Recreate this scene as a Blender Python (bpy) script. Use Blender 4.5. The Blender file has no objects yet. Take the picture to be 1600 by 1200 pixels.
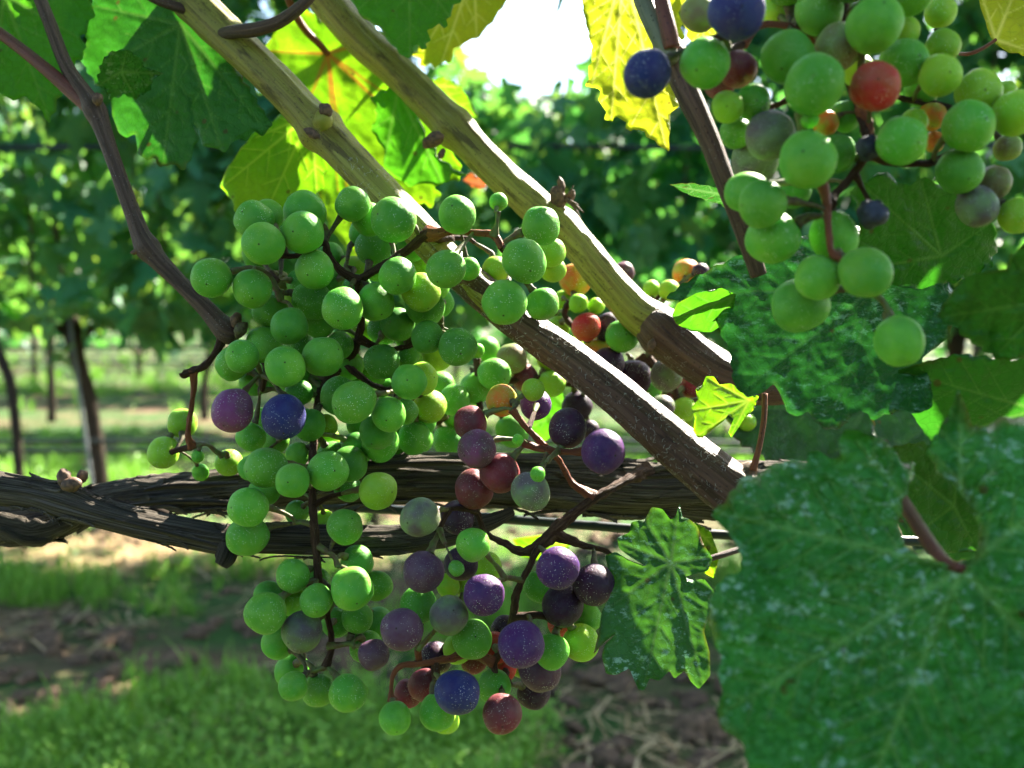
import bpy, math, random
import numpy as np
from mathutils.geometry import delaunay_2d_cdt
from mathutils import Vector, Matrix, Quaternion, noise as mnoise

random.seed(7)
rng = np.random.default_rng(7)
SC = bpy.context.scene
COL = SC.collection
R = math.radians

# ------------------------------------------------------------------ camera, sky, sun, exposure
CAM_H, PITCH, F = 0.80, R(4.4), 1570.0
cam_data = bpy.data.cameras.new('camera')
cam = bpy.data.objects.new('camera', cam_data)
COL.objects.link(cam)
cam.location = (0, 0, CAM_H)
cam.rotation_euler = (R(90) - PITCH, 0, 0)
cam_data.sensor_width = 36.0
cam_data.lens = 36.0 * F / 1600.0
cam_data.clip_start = 0.01
cam_data.clip_end = 1000.0
cam_data.dof.use_dof = True
cam_data.dof.focus_distance = 0.345
cam_data.dof.aperture_fstop = 11.5
SC.camera = cam

SUN_EL, SUN_AZ = R(40), R(36)          # azimuth measured from +Y (view direction) towards +X
world = bpy.data.worlds.new('World')
SC.world = world
world.use_nodes = True
wn = world.node_tree
for n in list(wn.nodes):
    wn.nodes.remove(n)
sky = wn.nodes.new('ShaderNodeTexSky')
sky.sky_type = 'NISHITA'
sky.sun_disc = False
sky.sun_elevation = SUN_EL
sky.sun_rotation = SUN_AZ
bgn = wn.nodes.new('ShaderNodeBackground')
bgn.inputs['Strength'].default_value = 0.066
wo = wn.nodes.new('ShaderNodeOutputWorld')
wn.links.new(sky.outputs[0], bgn.inputs[0])
wn.links.new(bgn.outputs[0], wo.inputs[0])

sun_data = bpy.data.lights.new('sun', 'SUN')
sun_data.energy = 5.0
sun_data.angle = R(0.5)
sun_data.color = (1.0, 0.93, 0.80)
sun = bpy.data.objects.new('sun', sun_data)
COL.objects.link(sun)
sdir = Vector((math.sin(SUN_AZ) * math.cos(SUN_EL), math.cos(SUN_AZ) * math.cos(SUN_EL), math.sin(SUN_EL)))
sun.rotation_euler = (-sdir).to_track_quat('-Z', 'Y').to_euler()
sun.location = sdir * 20

SC.view_settings.view_transform = 'Standard'
SC.view_settings.look = 'None'
SC.view_settings.gamma = 1.0
SC.view_settings.use_curve_mapping = False
SC.view_settings.exposure = 3.0
SC.render.engine = 'CYCLES'
SC.cycles.use_denoising = True
SC.cycles.adaptive_threshold = 0.02
SC.cycles.max_bounces = 7
SC.cycles.diffuse_bounces = 1
SC.cycles.transmission_bounces = 6
SC.cycles.sample_clamp_indirect = 6.0

# ------------------------------------------------------------------ helpers
CAMP = Vector((0, 0, CAM_H))
FWD = Vector((0, math.cos(PITCH), -math.sin(PITCH)))
UPV = Vector((0, math.sin(PITCH), math.cos(PITCH)))
RGT = Vector((1, 0, 0))


def P(x, y, d):
    """point of the place seen at picture position x, y (1600 x 1200) and d metres away"""
    return CAMP + FWD * d + RGT * ((x - 800) / F * d) + UPV * ((600 - y) / F * d)


def Pn(x, y, d):
    x = np.asarray(x, float); y = np.asarray(y, float); d = np.asarray(d, float)
    o = np.empty(x.shape + (3,))
    a = (x - 800) / F * d
    b = (600 - y) / F * d
    o[..., 0] = a
    o[..., 1] = FWD.y * d + UPV.y * b
    o[..., 2] = CAM_H + FWD.z * d + UPV.z * b
    return o


def tag(o, label=None, cat=None, group=None, kind=None):
    if label: o['label'] = label
    if cat: o['category'] = cat
    if group: o['group'] = group
    if kind: o['kind'] = kind
    return o


def empty(name, loc):
    o = bpy.data.objects.new(name, None)
    o.empty_display_size = 0.02
    o.location = loc
    COL.objects.link(o)
    return o


def adopt(ch, par):
    """parent keeping world place (both without rotation parents above one Empty level)"""
    ch.parent = par
    ch.matrix_parent_inverse = world_matrix(par).inverted()


def world_matrix(o):
    m = Matrix.LocRotScale(o.location, o.rotation_euler if o.rotation_mode != 'QUATERNION' else o.rotation_quaternion, o.scale)
    if o.parent:
        m = world_matrix(o.parent) @ o.matrix_parent_inverse @ m
    return m


def mesh_obj(name, verts, faces, material, parent=None, smooth=True, uvs=None, attrs=None):
    me = bpy.data.meshes.new(name)
    v = np.asarray(verts, float)
    me.from_pydata(v.tolist() if len(v) else [], [], faces if isinstance(faces, list) else faces.tolist())
    if uvs is not None:
        lay = me.uv_layers.new(name='UVMap')
        idx = np.empty(len(me.loops), np.int32)
        me.loops.foreach_get('vertex_index', idx)
        lay.data.foreach_set('uv', np.asarray(uvs, np.float32)[idx].ravel())
    if attrs:
        for k, a in attrs.items():
            at = me.attributes.new(k, 'FLOAT', 'POINT')
            at.data.foreach_set('value', np.asarray(a, np.float32))
    if smooth:
        me.polygons.foreach_set('use_smooth', np.ones(len(me.polygons), bool))
    me.materials.append(material)
    me.update()
    o = bpy.data.objects.new(name, me)
    COL.objects.link(o)
    if parent is not None:
        adopt(o, parent)
    return o


def catmull(pts, n):
    p = np.asarray(pts, float)
    if len(p) == 2:
        t = np.linspace(0, 1, n + 1)[:, None]
        return p[0] * (1 - t) + p[1] * t
    q = np.vstack([2 * p[0] - p[1], p, 2 * p[-1] - p[-2]])
    out = []
    for i in range(1, len(q) - 2):
        t = np.linspace(0, 1, n, endpoint=False)[:, None]
        a, b, c, d = q[i - 1], q[i], q[i + 1], q[i + 2]
        out.append(0.5 * ((2 * b) + (-a + c) * t + (2 * a - 5 * b + 4 * c - d) * t ** 2 + (-a + 3 * b - 3 * c + d) * t ** 3))
    out.append(p[-1][None])
    return np.vstack(out)


def sweep(pts, radii, nseg=12, sub=6, disp=None, cap=True):
    """tapered tube; disp(theta, s, i) gives the relative change of radius"""
    pr = catmull(np.hstack([np.asarray(pts, float), np.asarray(radii, float)[:, None]]), sub)
    c, r = pr[:, :3], np.maximum(pr[:, 3], 1e-5)
    n = len(c)
    tan = np.gradient(c, axis=0)
    tan /= np.maximum(np.linalg.norm(tan, axis=1), 1e-9)[:, None]
    ref = np.array([0, -1, 0.15])
    if abs(np.dot(ref, tan[0])) > 0.9 * np.linalg.norm(ref):
        ref = np.array([1, 0, 0.2])
    nx = ref - tan[0] * np.dot(ref, tan[0]); nx /= np.linalg.norm(nx)
    length = np.concatenate([[0], np.cumsum(np.linalg.norm(np.diff(c, axis=0), axis=1))])
    th = np.linspace(0, 2 * math.pi, nseg, endpoint=False)
    V, U = [], []
    for i in range(n):
        nx = nx - tan[i] * np.dot(nx, tan[i]); nx /= np.linalg.norm(nx)
        ny = np.cross(tan[i], nx)
        rr = np.full(nseg, r[i])
        if disp is not None:
            rr = rr * np.array([1 + disp(t, length[i], i) for t in th])
        V.append(c[i] + (np.cos(th) * rr)[:, None] * nx + (np.sin(th) * rr)[:, None] * ny)
        U.append(np.stack([th / (2 * math.pi), np.full(nseg, length[i])], 1))
    V = np.vstack(V); U = np.vstack(U)
    Fc = []
    for i in range(n - 1):
        for j in range(nseg):
            k = (j + 1) % nseg
            Fc.append((i * nseg + j, i * nseg + k, (i + 1) * nseg + k, (i + 1) * nseg + j))
    if cap:
        Fc.append(tuple(range(nseg - 1, -1, -1)))
        Fc.append(tuple(range((n - 1) * nseg, n * nseg)))
    return V, Fc, U


class Bag:
    """collects shapes that belong to one mesh"""
    def __init__(s): s.v, s.f, s.u, s.n = [], [], [], 0
    def add(s, V, Fc, U=None):
        s.f += [tuple(i + s.n for i in f) for f in Fc]
        s.v.append(np.asarray(V, float)); s.n += len(V)
        s.u.append(U if U is not None else np.zeros((len(V), 2)))
    def obj(s, name, m, parent=None, smooth=True):
        return mesh_obj(name, np.vstack(s.v), s.f, m, parent, smooth, np.vstack(s.u))


def pxtube(pts, **k):
    """pts: (x, y, depth, half width in picture pixels)"""
    return sweep([P(a, b, d) for a, b, d, r in pts], [r * d / F for a, b, d, r in pts], **k)


def nz(x, y, z=0.0):
    return mnoise.noise((x, y, z))

# ------------------------------------------------------------------ materials
class N:
    def __init__(s, name):
        s.m = bpy.data.materials.new(name); s.m.use_nodes = True
        s.t = s.m.node_tree
        for n in list(s.t.nodes): s.t.nodes.remove(n)
        s.out = s.t.nodes.new('ShaderNodeOutputMaterial')
    def node(s, typ, ins=None, **props):
        n = s.t.nodes.new('ShaderNode' + typ)
        for k, v in props.items(): setattr(n, k, v)
        for k, v in (ins or {}).items():
            sock = n.inputs[k]
            if hasattr(v, 'is_output') or isinstance(v, bpy.types.NodeSocket): s.t.links.new(v, sock)
            else: sock.default_value = v
        return n
    def noise(s, vec, scale, detail=3, rough=0.55):
        return s.node('TexNoise', {'Vector': vec, 'Scale': scale, 'Detail': detail, 'Roughness': rough}).outputs['Fac']
    def ramp(s, fac, a, b, ca=(0, 0, 0, 1), cb=(1, 1, 1, 1)):
        r = s.node('ValToRGB', {'Fac': fac})
        r.color_ramp.elements[0].position = a; r.color_ramp.elements[0].color = ca
        r.color_ramp.elements[1].position = b; r.color_ramp.elements[1].color = cb
        return r.outputs[0]
    def mix(s, fac, a, b, mode='MIX'):
        n = s.t.nodes.new('ShaderNodeMix'); n.data_type = 'RGBA'; n.blend_type = mode
        for sock, v in ((n.inputs[0], fac), (n.inputs[6], a), (n.inputs[7], b)):
            if isinstance(v, bpy.types.NodeSocket): s.t.links.new(v, sock)
            elif isinstance(v, (int, float)): sock.default_value = v
            else: sock.default_value = tuple(v) + ((1,) if len(v) == 3 else ())
        return n.outputs[2]
    def math(s, op, a, b=0.0):
        return s.node('Math', {0: a, 1: b}, operation=op).outputs[0]
    def scaled(s, vec, sc):
        return s.node('Mapping', {'Vector': vec, 'Scale': sc}).outputs[0]
    def bump(s, h, strength, dist, nrm=None):
        ins = {'Height': h, 'Strength': strength, 'Distance': dist}
        if nrm is not None: ins['Normal'] = nrm
        return s.node('Bump', ins).outputs[0]
    def surf(s, sh): s.t.links.new(sh, s.out.inputs[0]); return s.m


def c4(c): return tuple(c) + (1.0,)


def grape_material():
    n = N('grape_skin')
    tc = n.node('TexCoord').outputs['Object']
    info = n.node('ObjectInfo')
    off = n.math('MULTIPLY', info.outputs['Random'], 40.0)
    vec = n.node('VectorMath', {0: tc, 1: off}, operation='ADD').outputs[0]
    ca = n.node('Attribute', attribute_type='OBJECT', attribute_name='["skin_a"]').outputs['Color']
    cb = n.node('Attribute', attribute_type='OBJECT', attribute_name='["skin_b"]').outputs['Color']
    big = n.ramp(n.noise(vec, 0.9, 2), 0.38, 0.62)
    col = n.mix(big, ca, cb)
    # waxy bloom rubbed off in places
    wax = n.ramp(n.noise(vec, 2.2, 5, 0.65), 0.40, 0.75)
    col = n.mix(n.math('MULTIPLY', wax, 0.06), col, (0.36, 0.50, 0.46))
    # brown russet patches, rare
    rus = n.ramp(n.noise(vec, 1.7, 4, 0.7), 0.70, 0.745)
    col = n.mix(n.math('MULTIPLY', rus, 0.75), col, (0.10, 0.06, 0.025))
    # dark lenticels and pale specks
    v1 = n.node('TexVoronoi', {'Vector': vec, 'Scale': 5.5}).outputs['Distance']
    dk = n.ramp(v1, 0.06, 0.085, (1, 1, 1, 1), (0, 0, 0, 1))
    col = n.mix(n.math('MULTIPLY', dk, 0.8), col, (0.02, 0.025, 0.01))
    v2 = n.node('TexVoronoi', {'Vector': vec, 'Scale': 11.0}).outputs['Distance']
    gate = n.ramp(n.noise(vec, 1.3, 2), 0.44, 0.56)
    wh = n.math('MULTIPLY', n.ramp(v2, 0.13, 0.20, (1, 1, 1, 1), (0, 0, 0, 1)), gate)
    col = n.mix(n.math('MULTIPLY', wh, n.ramp(info.outputs['Random'], 0.15, 0.75, (.2, .2, .2, 1), (1, 1, 1, 1))), col, (0.80, 0.80, 0.72))
    # dry scar at the blossom end
    sep = n.node('SeparateXYZ', {0: tc})
    rr = n.math('ADD', n.math('POWER', sep.outputs[0], 2.0), n.math('POWER', sep.outputs[1], 2.0))
    scar = n.math('MULTIPLY', n.ramp(rr, 0.0010, 0.0028, (1, 1, 1, 1), (0, 0, 0, 1)), n.math('LESS_THAN', sep.outputs[2], 0.0))
    col = n.mix(scar, col, (0.03, 0.022, 0.012))
    bp = n.bump(n.noise(vec, 6.0, 4), 0.12, 0.02)
    b = n.node('BsdfPrincipled', {'Base Color': col, 'Roughness': 0.50, 'Normal': bp,
               'Subsurface Weight': 0.68, 'Subsurface Radius': (0.9, 1.0, 0.35), 'Subsurface Scale': 0.0044,
               'Specular IOR Level': 0.17, 'Sheen Weight': 0.0, 'Sheen Roughness': 0.4})
    return n.surf(b.outputs[0])


def leaf_material(name, a, b, trans, vein, tf=0.45, rough=0.42, glints=0.0, rim=0.35, yellow=0.0, pucker=1.0):
    n = N(name)
    tc = n.node('TexCoord').outputs['Object']
    mot = n.ramp(n.noise(tc, 55, 5, 0.6), 0.30, 0.70)
    fine = n.ramp(n.noise(tc, 420, 3, 0.6), 0.35, 0.70)
    col = n.mix(mot, a, b)
    col = n.mix(n.math('MULTIPLY', fine, 0.30), col, tuple(0.6 * x for x in a))
    va = n.node('Attribute', attribute_name='vein').outputs['Fac']
    ra = n.node('Attribute', attribute_name='rim').outputs['Fac']
    tcol = n.mix(mot, trans, tuple(x * y for x, y in zip(trans, (0.72, 0.86, 0.7))))
    vor = n.node('TexVoronoi', {'Vector': tc, 'Scale': 330.0}, feature='DISTANCE_TO_EDGE').outputs['Distance']
    net = n.ramp(vor, 0.02, 0.10, (1, 1, 1, 1), (0, 0, 0, 1))
    tcol = n.mix(n.math('MULTIPLY', net, 0.35), tcol, tuple(x * .45 for x in trans))
    if yellow:
        yl = n.math('MULTIPLY', n.ramp(n.noise(tc, 22, 3), 0.42, 0.66), yellow)
        col = n.mix(yl, col, (0.38, 0.36, 0.03)); tcol = n.mix(yl, tcol, (0.50, 0.42, 0.012))
        gs = n.math('MULTIPLY', n.ramp(n.noise(n.scaled(tc, (1, 1, 3)), 260, 2), 0.60, 0.68), 0.3)
        tcol = n.mix(gs, tcol, (0.12, 0.28, 0.01))
    col = n.mix(n.math('MULTIPLY', va, 0.75), col, vein)
    tcol = n.mix(n.math('MULTIPLY', va, 0.85), tcol, vein)
    rm = n.math('MULTIPLY', n.math('MULTIPLY', n.ramp(ra, 0.55, 1.0), n.ramp(n.noise(tc, 45, 2), 0.50, 0.68)), rim)
    col = n.mix(rm, col, (0.20, 0.055, 0.02)); tcol = n.mix(rm, tcol, (0.35, 0.07, 0.01))
    sp_ = n.math('MULTIPLY', n.ramp(n.node('TexVoronoi', {'Vector': tc, 'Scale': 85.0}).outputs['Distance'], 0.07, 0.12, (1, 1, 1, 1), (0, 0, 0, 1)), 0.7)
    col = n.mix(sp_, col, (0.06, 0.035, 0.012)); tcol = n.mix(sp_, tcol, (0.08, 0.04, 0.01))
    if glints:
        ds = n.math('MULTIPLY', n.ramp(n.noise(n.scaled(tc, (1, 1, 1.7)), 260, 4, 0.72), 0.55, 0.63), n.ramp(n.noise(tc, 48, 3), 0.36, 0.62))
        ds = n.math('MULTIPLY', ds, glints)
        col = n.mix(ds, col, (0.45, 0.66, 0.50))  # pale flecks: sky glints and sheen put into the leaf colour
    h = n.math('ADD', n.math('ADD', n.noise(tc, 210, 4, 0.6), n.math('MULTIPLY', net, -0.12)), n.math('MULTIPLY', va, -0.5))
    bp = n.bump(h, 0.55 * pucker, 0.0016)
    bp = n.bump(n.noise(tc, 900, 2), 0.35, 0.0004, bp)
    pb = n.node('BsdfPrincipled', {'Base Color': col, 'Roughness': rough, 'Normal': bp, 'Specular IOR Level': 0.24})
    tr = n.node('BsdfTranslucent', {'Color': tcol})
    mx = n.node('MixShader', {0: tf, 1: pb.outputs[0], 2: tr.outputs[0]})
    return n.surf(mx.outputs[0])


def far_leaf_material(name, a, b, trans):
    n = N(name)
    tc = n.node('TexCoord').outputs['Object']
    rnd = n.node('ObjectInfo').outputs['Random']
    mot = n.noise(tc, 9, 2)
    f = n.math('MULTIPLY', n.math('ADD', mot, rnd), 0.5)
    col = n.mix(n.ramp(f, 0.3, 0.7), a, b)
    tcol = n.mix(n.ramp(f, 0.3, 0.7), trans, (0.30, 0.46, 0.04))
    pb = n.node('BsdfPrincipled', {'Base Color': col, 'Roughness': 0.45, 'Specular IOR Level': 0.25})
    tr = n.node('BsdfTranslucent', {'Color': tcol})
    return n.surf(n.node('MixShader', {0: 0.34, 1: pb.outputs[0], 2: tr.outputs[0]}).outputs[0])


def bark_material(name, a, b, fleck=(0.30, 0.28, 0.25), along=60, around=9, rough=0.85, fl=0.5, green=None, bump=0.8):
    """a, b: two bark tones; fibres run along the tube (UV v is metres along it)"""
    n = N(name)
    uv = n.node('UVMap').outputs[0]
    sp = n.node('SeparateXYZ', {0: uv})
    ang = n.math('MULTIPLY', sp.outputs[0], 2 * math.pi)
    cx = n.math('COSINE', ang); sy = n.math('SINE', ang)
    comb = n.node('CombineXYZ', {0: n.math('MULTIPLY', cx, around), 1: n.math('MULTIPLY', sy, around), 2: n.math('MULTIPLY', sp.outputs[1], along)}).outputs[0]
    fib = n.noise(comb, 1.0, 5, 0.65)
    comb2 = n.node('CombineXYZ', {0: n.math('MULTIPLY', cx, 1.6), 1: n.math('MULTIPLY', sy, 1.6), 2: n.math('MULTIPLY', sp.outputs[1], 30)}).outputs[0]
    pat = n.noise(comb2, 1.0, 4, 0.6)
    col = n.mix(n.ramp(fib, 0.33, 0.66), a, b)
    if green is not None:
        col = n.mix(n.ramp(pat, 0.36, 0.62), col, n.mix(n.ramp(fib, 0.3, 0.7), green, tuple(x * 1.35 for x in green)))
    else:
        col = n.mix(n.math('MULTIPLY', n.ramp(pat, 0.4, 0.7), 0.5), col, tuple(x * 0.6 for x in a))
    tc = n.node('TexCoord').outputs['Object']
    dots = n.ramp(n.node('TexVoronoi', {'Vector': tc, 'Scale': 900.0}).outputs['Distance'], 0.10, 0.2, (1, 1, 1, 1), (0, 0, 0, 1))
    dots = n.math('MULTIPLY', dots, n.ramp(n.noise(tc, 130, 3), 0.45, 0.65))
    col = n.mix(n.math('MULTIPLY', dots, fl), col, fleck)
    dark = n.math('MULTIPLY', n.ramp(n.noise(n.scaled(comb, (2.3, 2.3, 0.7)), 1.0, 4, 0.7), 0.60, 0.72), 0.8)
    col = n.mix(dark, col, (0.018, 0.012, 0.008))
    if rough < .6:
        c3 = n.node('CombineXYZ', {0: n.math('MULTIPLY', cx, 2.6), 1: n.math('MULTIPLY', sy, 2.6), 2: n.math('MULTIPLY', sp.outputs[1], 55)}).outputs[0]
        bl = n.math('MULTIPLY', n.ramp(n.noise(c3, 1.0, 6, 0.72), 0.54, 0.62), 0.75)
        col = n.mix(bl, col, tuple(x * .42 for x in a))
        vd = n.node('TexVoronoi', {'Vector': tc, 'Scale': 520.0}).outputs['Distance']
        lent = n.math('MULTIPLY', n.ramp(vd, 0.12, 0.20, (1, 1, 1, 1), (0, 0, 0, 1)), 0.7)
        col = n.mix(lent, col, (0.022, 0.014, 0.008))
    bp = n.bump(fib, bump, 0.0022)
    bp = n.bump(n.noise(tc, 1500, 3), 0.4, 0.0003, bp)
    b_ = n.node('BsdfPrincipled', {'Base Color': col, 'Roughness': rough, 'Normal': bp, 'Specular IOR Level': 0.25 if rough < .6 else 0.08})
    return n.surf(b_.outputs[0])


def plain(name, a, b, scale=200, rough=0.6, sss=0.0, spec=0.4, bump=0.4):
    n = N(name)
    tc = n.node('TexCoord').outputs['Object']
    f = n.noise(tc, scale, 4)
    col = n.mix(n.ramp(f, 0.35, 0.65), a, b)
    ins = {'Base Color': col, 'Roughness': rough, 'Specular IOR Level': spec, 'Normal': n.bump(f, bump, 0.15 / scale)}
    if sss:
        ins.update({'Subsurface Weight': sss, 'Subsurface Radius': (1, 0.6, 0.3), 'Subsurface Scale': 0.0015})
    return n.surf(n.node('BsdfPrincipled', ins).outputs[0])


def soil_material():
    n = N('soil')
    tc = n.node('TexCoord').outputs['Object']
    big = n.ramp(n.noise(tc, 1.3, 5, 0.6), 0.35, 0.65)
    mid = n.ramp(n.noise(tc, 9, 6, 0.65), 0.35, 0.68)
    fine = n.ramp(n.noise(tc, 55, 5, 0.7), 0.3, 0.7)
    col = n.mix(mid, (0.050, 0.030, 0.017), (0.165, 0.098, 0.054))
    col = n.mix(n.math('MULTIPLY', fine, 0.55), col, (0.17, 0.11, 0.065))
    moss = n.math('MULTIPLY', n.ramp(n.noise(n.scaled(tc, (1, 1.6, 1)), 1.3, 6, 0.65), 0.38, 0.54), 0.9)
    col = n.mix(moss, col, n.mix(fine, (0.013, 0.055, 0.009), (0.032, 0.100, 0.014)))
    straw = n.math('MULTIPLY', n.ramp(n.noise(tc, 2.4, 4, 0.7), 0.60, 0.70), big)
    col = n.mix(straw, col, (0.22, 0.145, 0.07))
    h = n.math('ADD', n.noise(tc, 14, 6, 0.65), n.math('MULTIPLY', n.noise(tc, 70, 5), 0.4))
    b = n.node('BsdfPrincipled', {'Base Color': col, 'Roughness': 0.95, 'Normal': n.bump(h, 0.9, 0.02), 'Specular IOR Level': 0.2})
    return n.surf(b.outputs[0])


def blade_material(name, a, b, trans, tf=0.35):
    n = N(name)
    geo = n.node('NewGeometry').outputs['Random Per Island']
    col = n.mix(geo, a, b)
    pb = n.node('BsdfPrincipled', {'Base Color': col, 'Roughness': 0.55, 'Specular IOR Level': 0.4})
    tr = n.node('BsdfTranslucent', {'Color': trans + (1,)})
    return n.surf(n.node('MixShader', {0: tf, 1: pb.outputs[0], 2: tr.outputs[0]}).outputs[0])


M_GRAPE = grape_material()
M_STEM_DARK = bark_material('stem_brown', (0.045, 0.022, 0.016), (0.13, 0.075, 0.045), along=300, around=2.2, fl=0.45, bump=0.9, rough=0.6)
M_STEM_RED = bark_material('stem_red', (0.16, 0.040, 0.022), (0.27, 0.095, 0.035), along=250, around=2.0, fl=0.3, bump=0.6, rough=0.5)
M_PEDICEL = plain('pedicel_green', (0.11, 0.16, 0.035), (0.10, 0.055, 0.025), scale=420, rough=0.6, bump=0.8)
M_KNOB = plain('pedicel_knob', (0.10, 0.10, 0.03), (0.05, 0.028, 0.018), scale=900, rough=0.7, bump=1.0)
M_CANE = bark_material('cane_ripening', (0.085, 0.046, 0.036), (0.17, 0.105, 0.075), along=16, around=7, green=(0.24, 0.21, 0.055), fl=0.35, rough=0.55, bump=0.6)
M_CANE_TOP = bark_material('cane_green', (0.130, 0.088, 0.020), (0.30, 0.245, 0.052), along=14, around=6, green=(0.215, 0.205, 0.030), fl=0.25, rough=0.48, bump=0.4)
M_CANE_BROWN = bark_material('cane_brown', (0.070, 0.030, 0.022), (0.165, 0.088, 0.058), along=14, around=9, fl=0.5, rough=0.50, bump=0.7)
M_SHOOT = bark_material('shoot_brown', (0.055, 0.030, 0.024), (0.135, 0.080, 0.055), along=60, around=4, fl=0.8, rough=0.55, bump=0.6)
M_SHOOT_RED = bark_material('shoot_red', (0.10, 0.028, 0.022), (0.19, 0.065, 0.040), along=50, around=3, fl=0.25, rough=0.45, bump=0.4)
M_SHOOT_GREY = bark_material('shoot_grey_green', (0.11, 0.12, 0.075), (0.20, 0.21, 0.13), along=40, around=3, fl=0.35, rough=0.5, bump=0.4)
M_BARK = bark_material('old_bark', (0.014, 0.011, 0.009), (0.215, 0.185, 0.150), along=26, around=20, fl=0.3, rough=0.9, bump=1.0)
M_BARK_DARK = bark_material('trunk_bark', (0.022, 0.017, 0.013), (0.075, 0.056, 0.042), along=12, around=8, fl=0.2, rough=0.95, bump=1.0)
M_BUD = plain('bud_scale', (0.16, 0.085, 0.045), (0.055, 0.030, 0.020), scale=700, rough=0.7, bump=1.0)
M_FUZZ = plain('white_wool', (0.55, 0.53, 0.48), (0.40, 0.38, 0.34), scale=400, rough=0.8, bump=0.0)
M_HOSE = plain('black_hose', (0.012, 0.018, 0.020), (0.020, 0.030, 0.032), scale=300, rough=0.40, bump=0.1)
M_WIRE = plain('galvanised_wire', (0.10, 0.115, 0.12), (0.20, 0.21, 0.21), scale=300, rough=0.5, bump=0.2)
M_RAISIN = plain('raisin_skin', (0.012, 0.014, 0.030), (0.050, 0.055, 0.085), scale=330, rough=0.6, bump=1.2)

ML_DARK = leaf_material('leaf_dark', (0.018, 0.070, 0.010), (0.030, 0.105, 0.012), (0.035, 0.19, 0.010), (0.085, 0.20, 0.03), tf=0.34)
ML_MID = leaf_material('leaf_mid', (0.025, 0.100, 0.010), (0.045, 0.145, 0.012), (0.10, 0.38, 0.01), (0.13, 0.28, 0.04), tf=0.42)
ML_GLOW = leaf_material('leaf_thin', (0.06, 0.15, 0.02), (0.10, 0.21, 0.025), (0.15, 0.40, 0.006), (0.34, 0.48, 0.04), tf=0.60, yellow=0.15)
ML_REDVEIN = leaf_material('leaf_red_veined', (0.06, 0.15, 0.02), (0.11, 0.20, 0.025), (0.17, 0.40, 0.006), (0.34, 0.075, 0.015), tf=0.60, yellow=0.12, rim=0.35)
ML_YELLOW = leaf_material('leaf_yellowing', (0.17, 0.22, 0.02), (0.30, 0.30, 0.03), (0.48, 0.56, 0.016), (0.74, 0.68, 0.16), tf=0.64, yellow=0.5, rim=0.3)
ML_GLOSS = leaf_material('leaf_glossy', (0.014, 0.125, 0.018), (0.060, 0.270, 0.038), (0.05, 0.26, 0.02), (0.18, 0.40, 0.10), tf=0.22, rough=0.27, glints=0.75, pucker=2.6, rim=0.5)
ML_GLOSSD = leaf_material('leaf_glossy_dark', (0.010, 0.065, 0.014), (0.020, 0.100, 0.018), (0.03, 0.18, 0.02), (0.05, 0.17, 0.04), tf=0.20, rough=0.32, glints=0.40, pucker=1.3, rim=0.4)
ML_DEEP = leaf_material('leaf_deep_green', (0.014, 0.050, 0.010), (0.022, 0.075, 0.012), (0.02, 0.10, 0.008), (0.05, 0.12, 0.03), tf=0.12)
ML_SMALL = leaf_material('leaf_small_glossy', (0.012, 0.070, 0.015), (0.024, 0.11, 0.018), (0.10, 0.30, 0.02), (0.09, 0.18, 0.05), tf=0.20, rough=0.30, glints=0.7, pucker=1.1, rim=0.7)
ML_FAR = far_leaf_material('leaf_far', (0.030, 0.140, 0.068), (0.065, 0.205, 0.070), (0.12, 0.42, 0.06))
ML_FAR2 = far_leaf_material('leaf_far_dull', (0.024, 0.115, 0.058), (0.050, 0.165, 0.062), (0.09, 0.32, 0.05))

# ------------------------------------------------------------------ ground
def ground_h(x, y):
    return (0.020 * nz(x * 1.1, y * 1.3, 3.1) + 0.016 * nz(x * 4.2, y * 4.6, 1.7) + 0.012 * max(0, nz(x * 11, y * 12, 9.2)))


def build_ground():
    ys = np.concatenate([np.arange(-2, 1.4, 0.4), np.arange(1.4, 4.4, 0.03), np.arange(4.4, 9, 0.10), np.geomspace(9, 400, 40)])
    xn = np.concatenate([np.arange(0, 2.6, 0.035), np.arange(2.6, 6, 0.15), np.geomspace(6, 300, 22)])
    xs = np.concatenate([-xn[:0:-1], xn])
    V = [(x, y, ground_h(x, y) if (1.2 < y < 9 and abs(x) < 5) else 0.02 * nz(x * .8, y * .8)) for y in ys for x in xs]
    nx = len(xs)
    Fc = [(j * nx + i, j * nx + i + 1, (j + 1) * nx + i + 1, (j + 1) * nx + i) for j in range(len(ys) - 1) for i in range(nx - 1)]
    o = mesh_obj('ground', V, Fc, soil_material())
    tag(o, kind='structure')


build_ground()


def veg(x, y):
    """how thickly weeds grow at a spot: strips of turf with bare strips between"""
    v = 0.5 + 0.8 * nz(x * 0.9 + 5, y * 1.5, 0.3) + 0.8 * nz(x * 3.1, y * 3.5, 7.7) + 0.35 * nz(x * 8, y * 8, 2.2)
    band = 0.0
    for c, w, a in ((2.75, 0.32, 0.35), (1.85, 0.22, 0.12), (5.0, 0.9, 0.6), (2.22, 0.13, -0.55), (3.65, 0.25, -0.55), (7.3, 0.9, -0.5), (9.6, 0.8, 0.5)):
        band += a * math.exp(-((y - c) / w) ** 2)
    if 0.1 < x < 0.65 and y < 2.35: band -= 0.55
    return v + band


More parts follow.
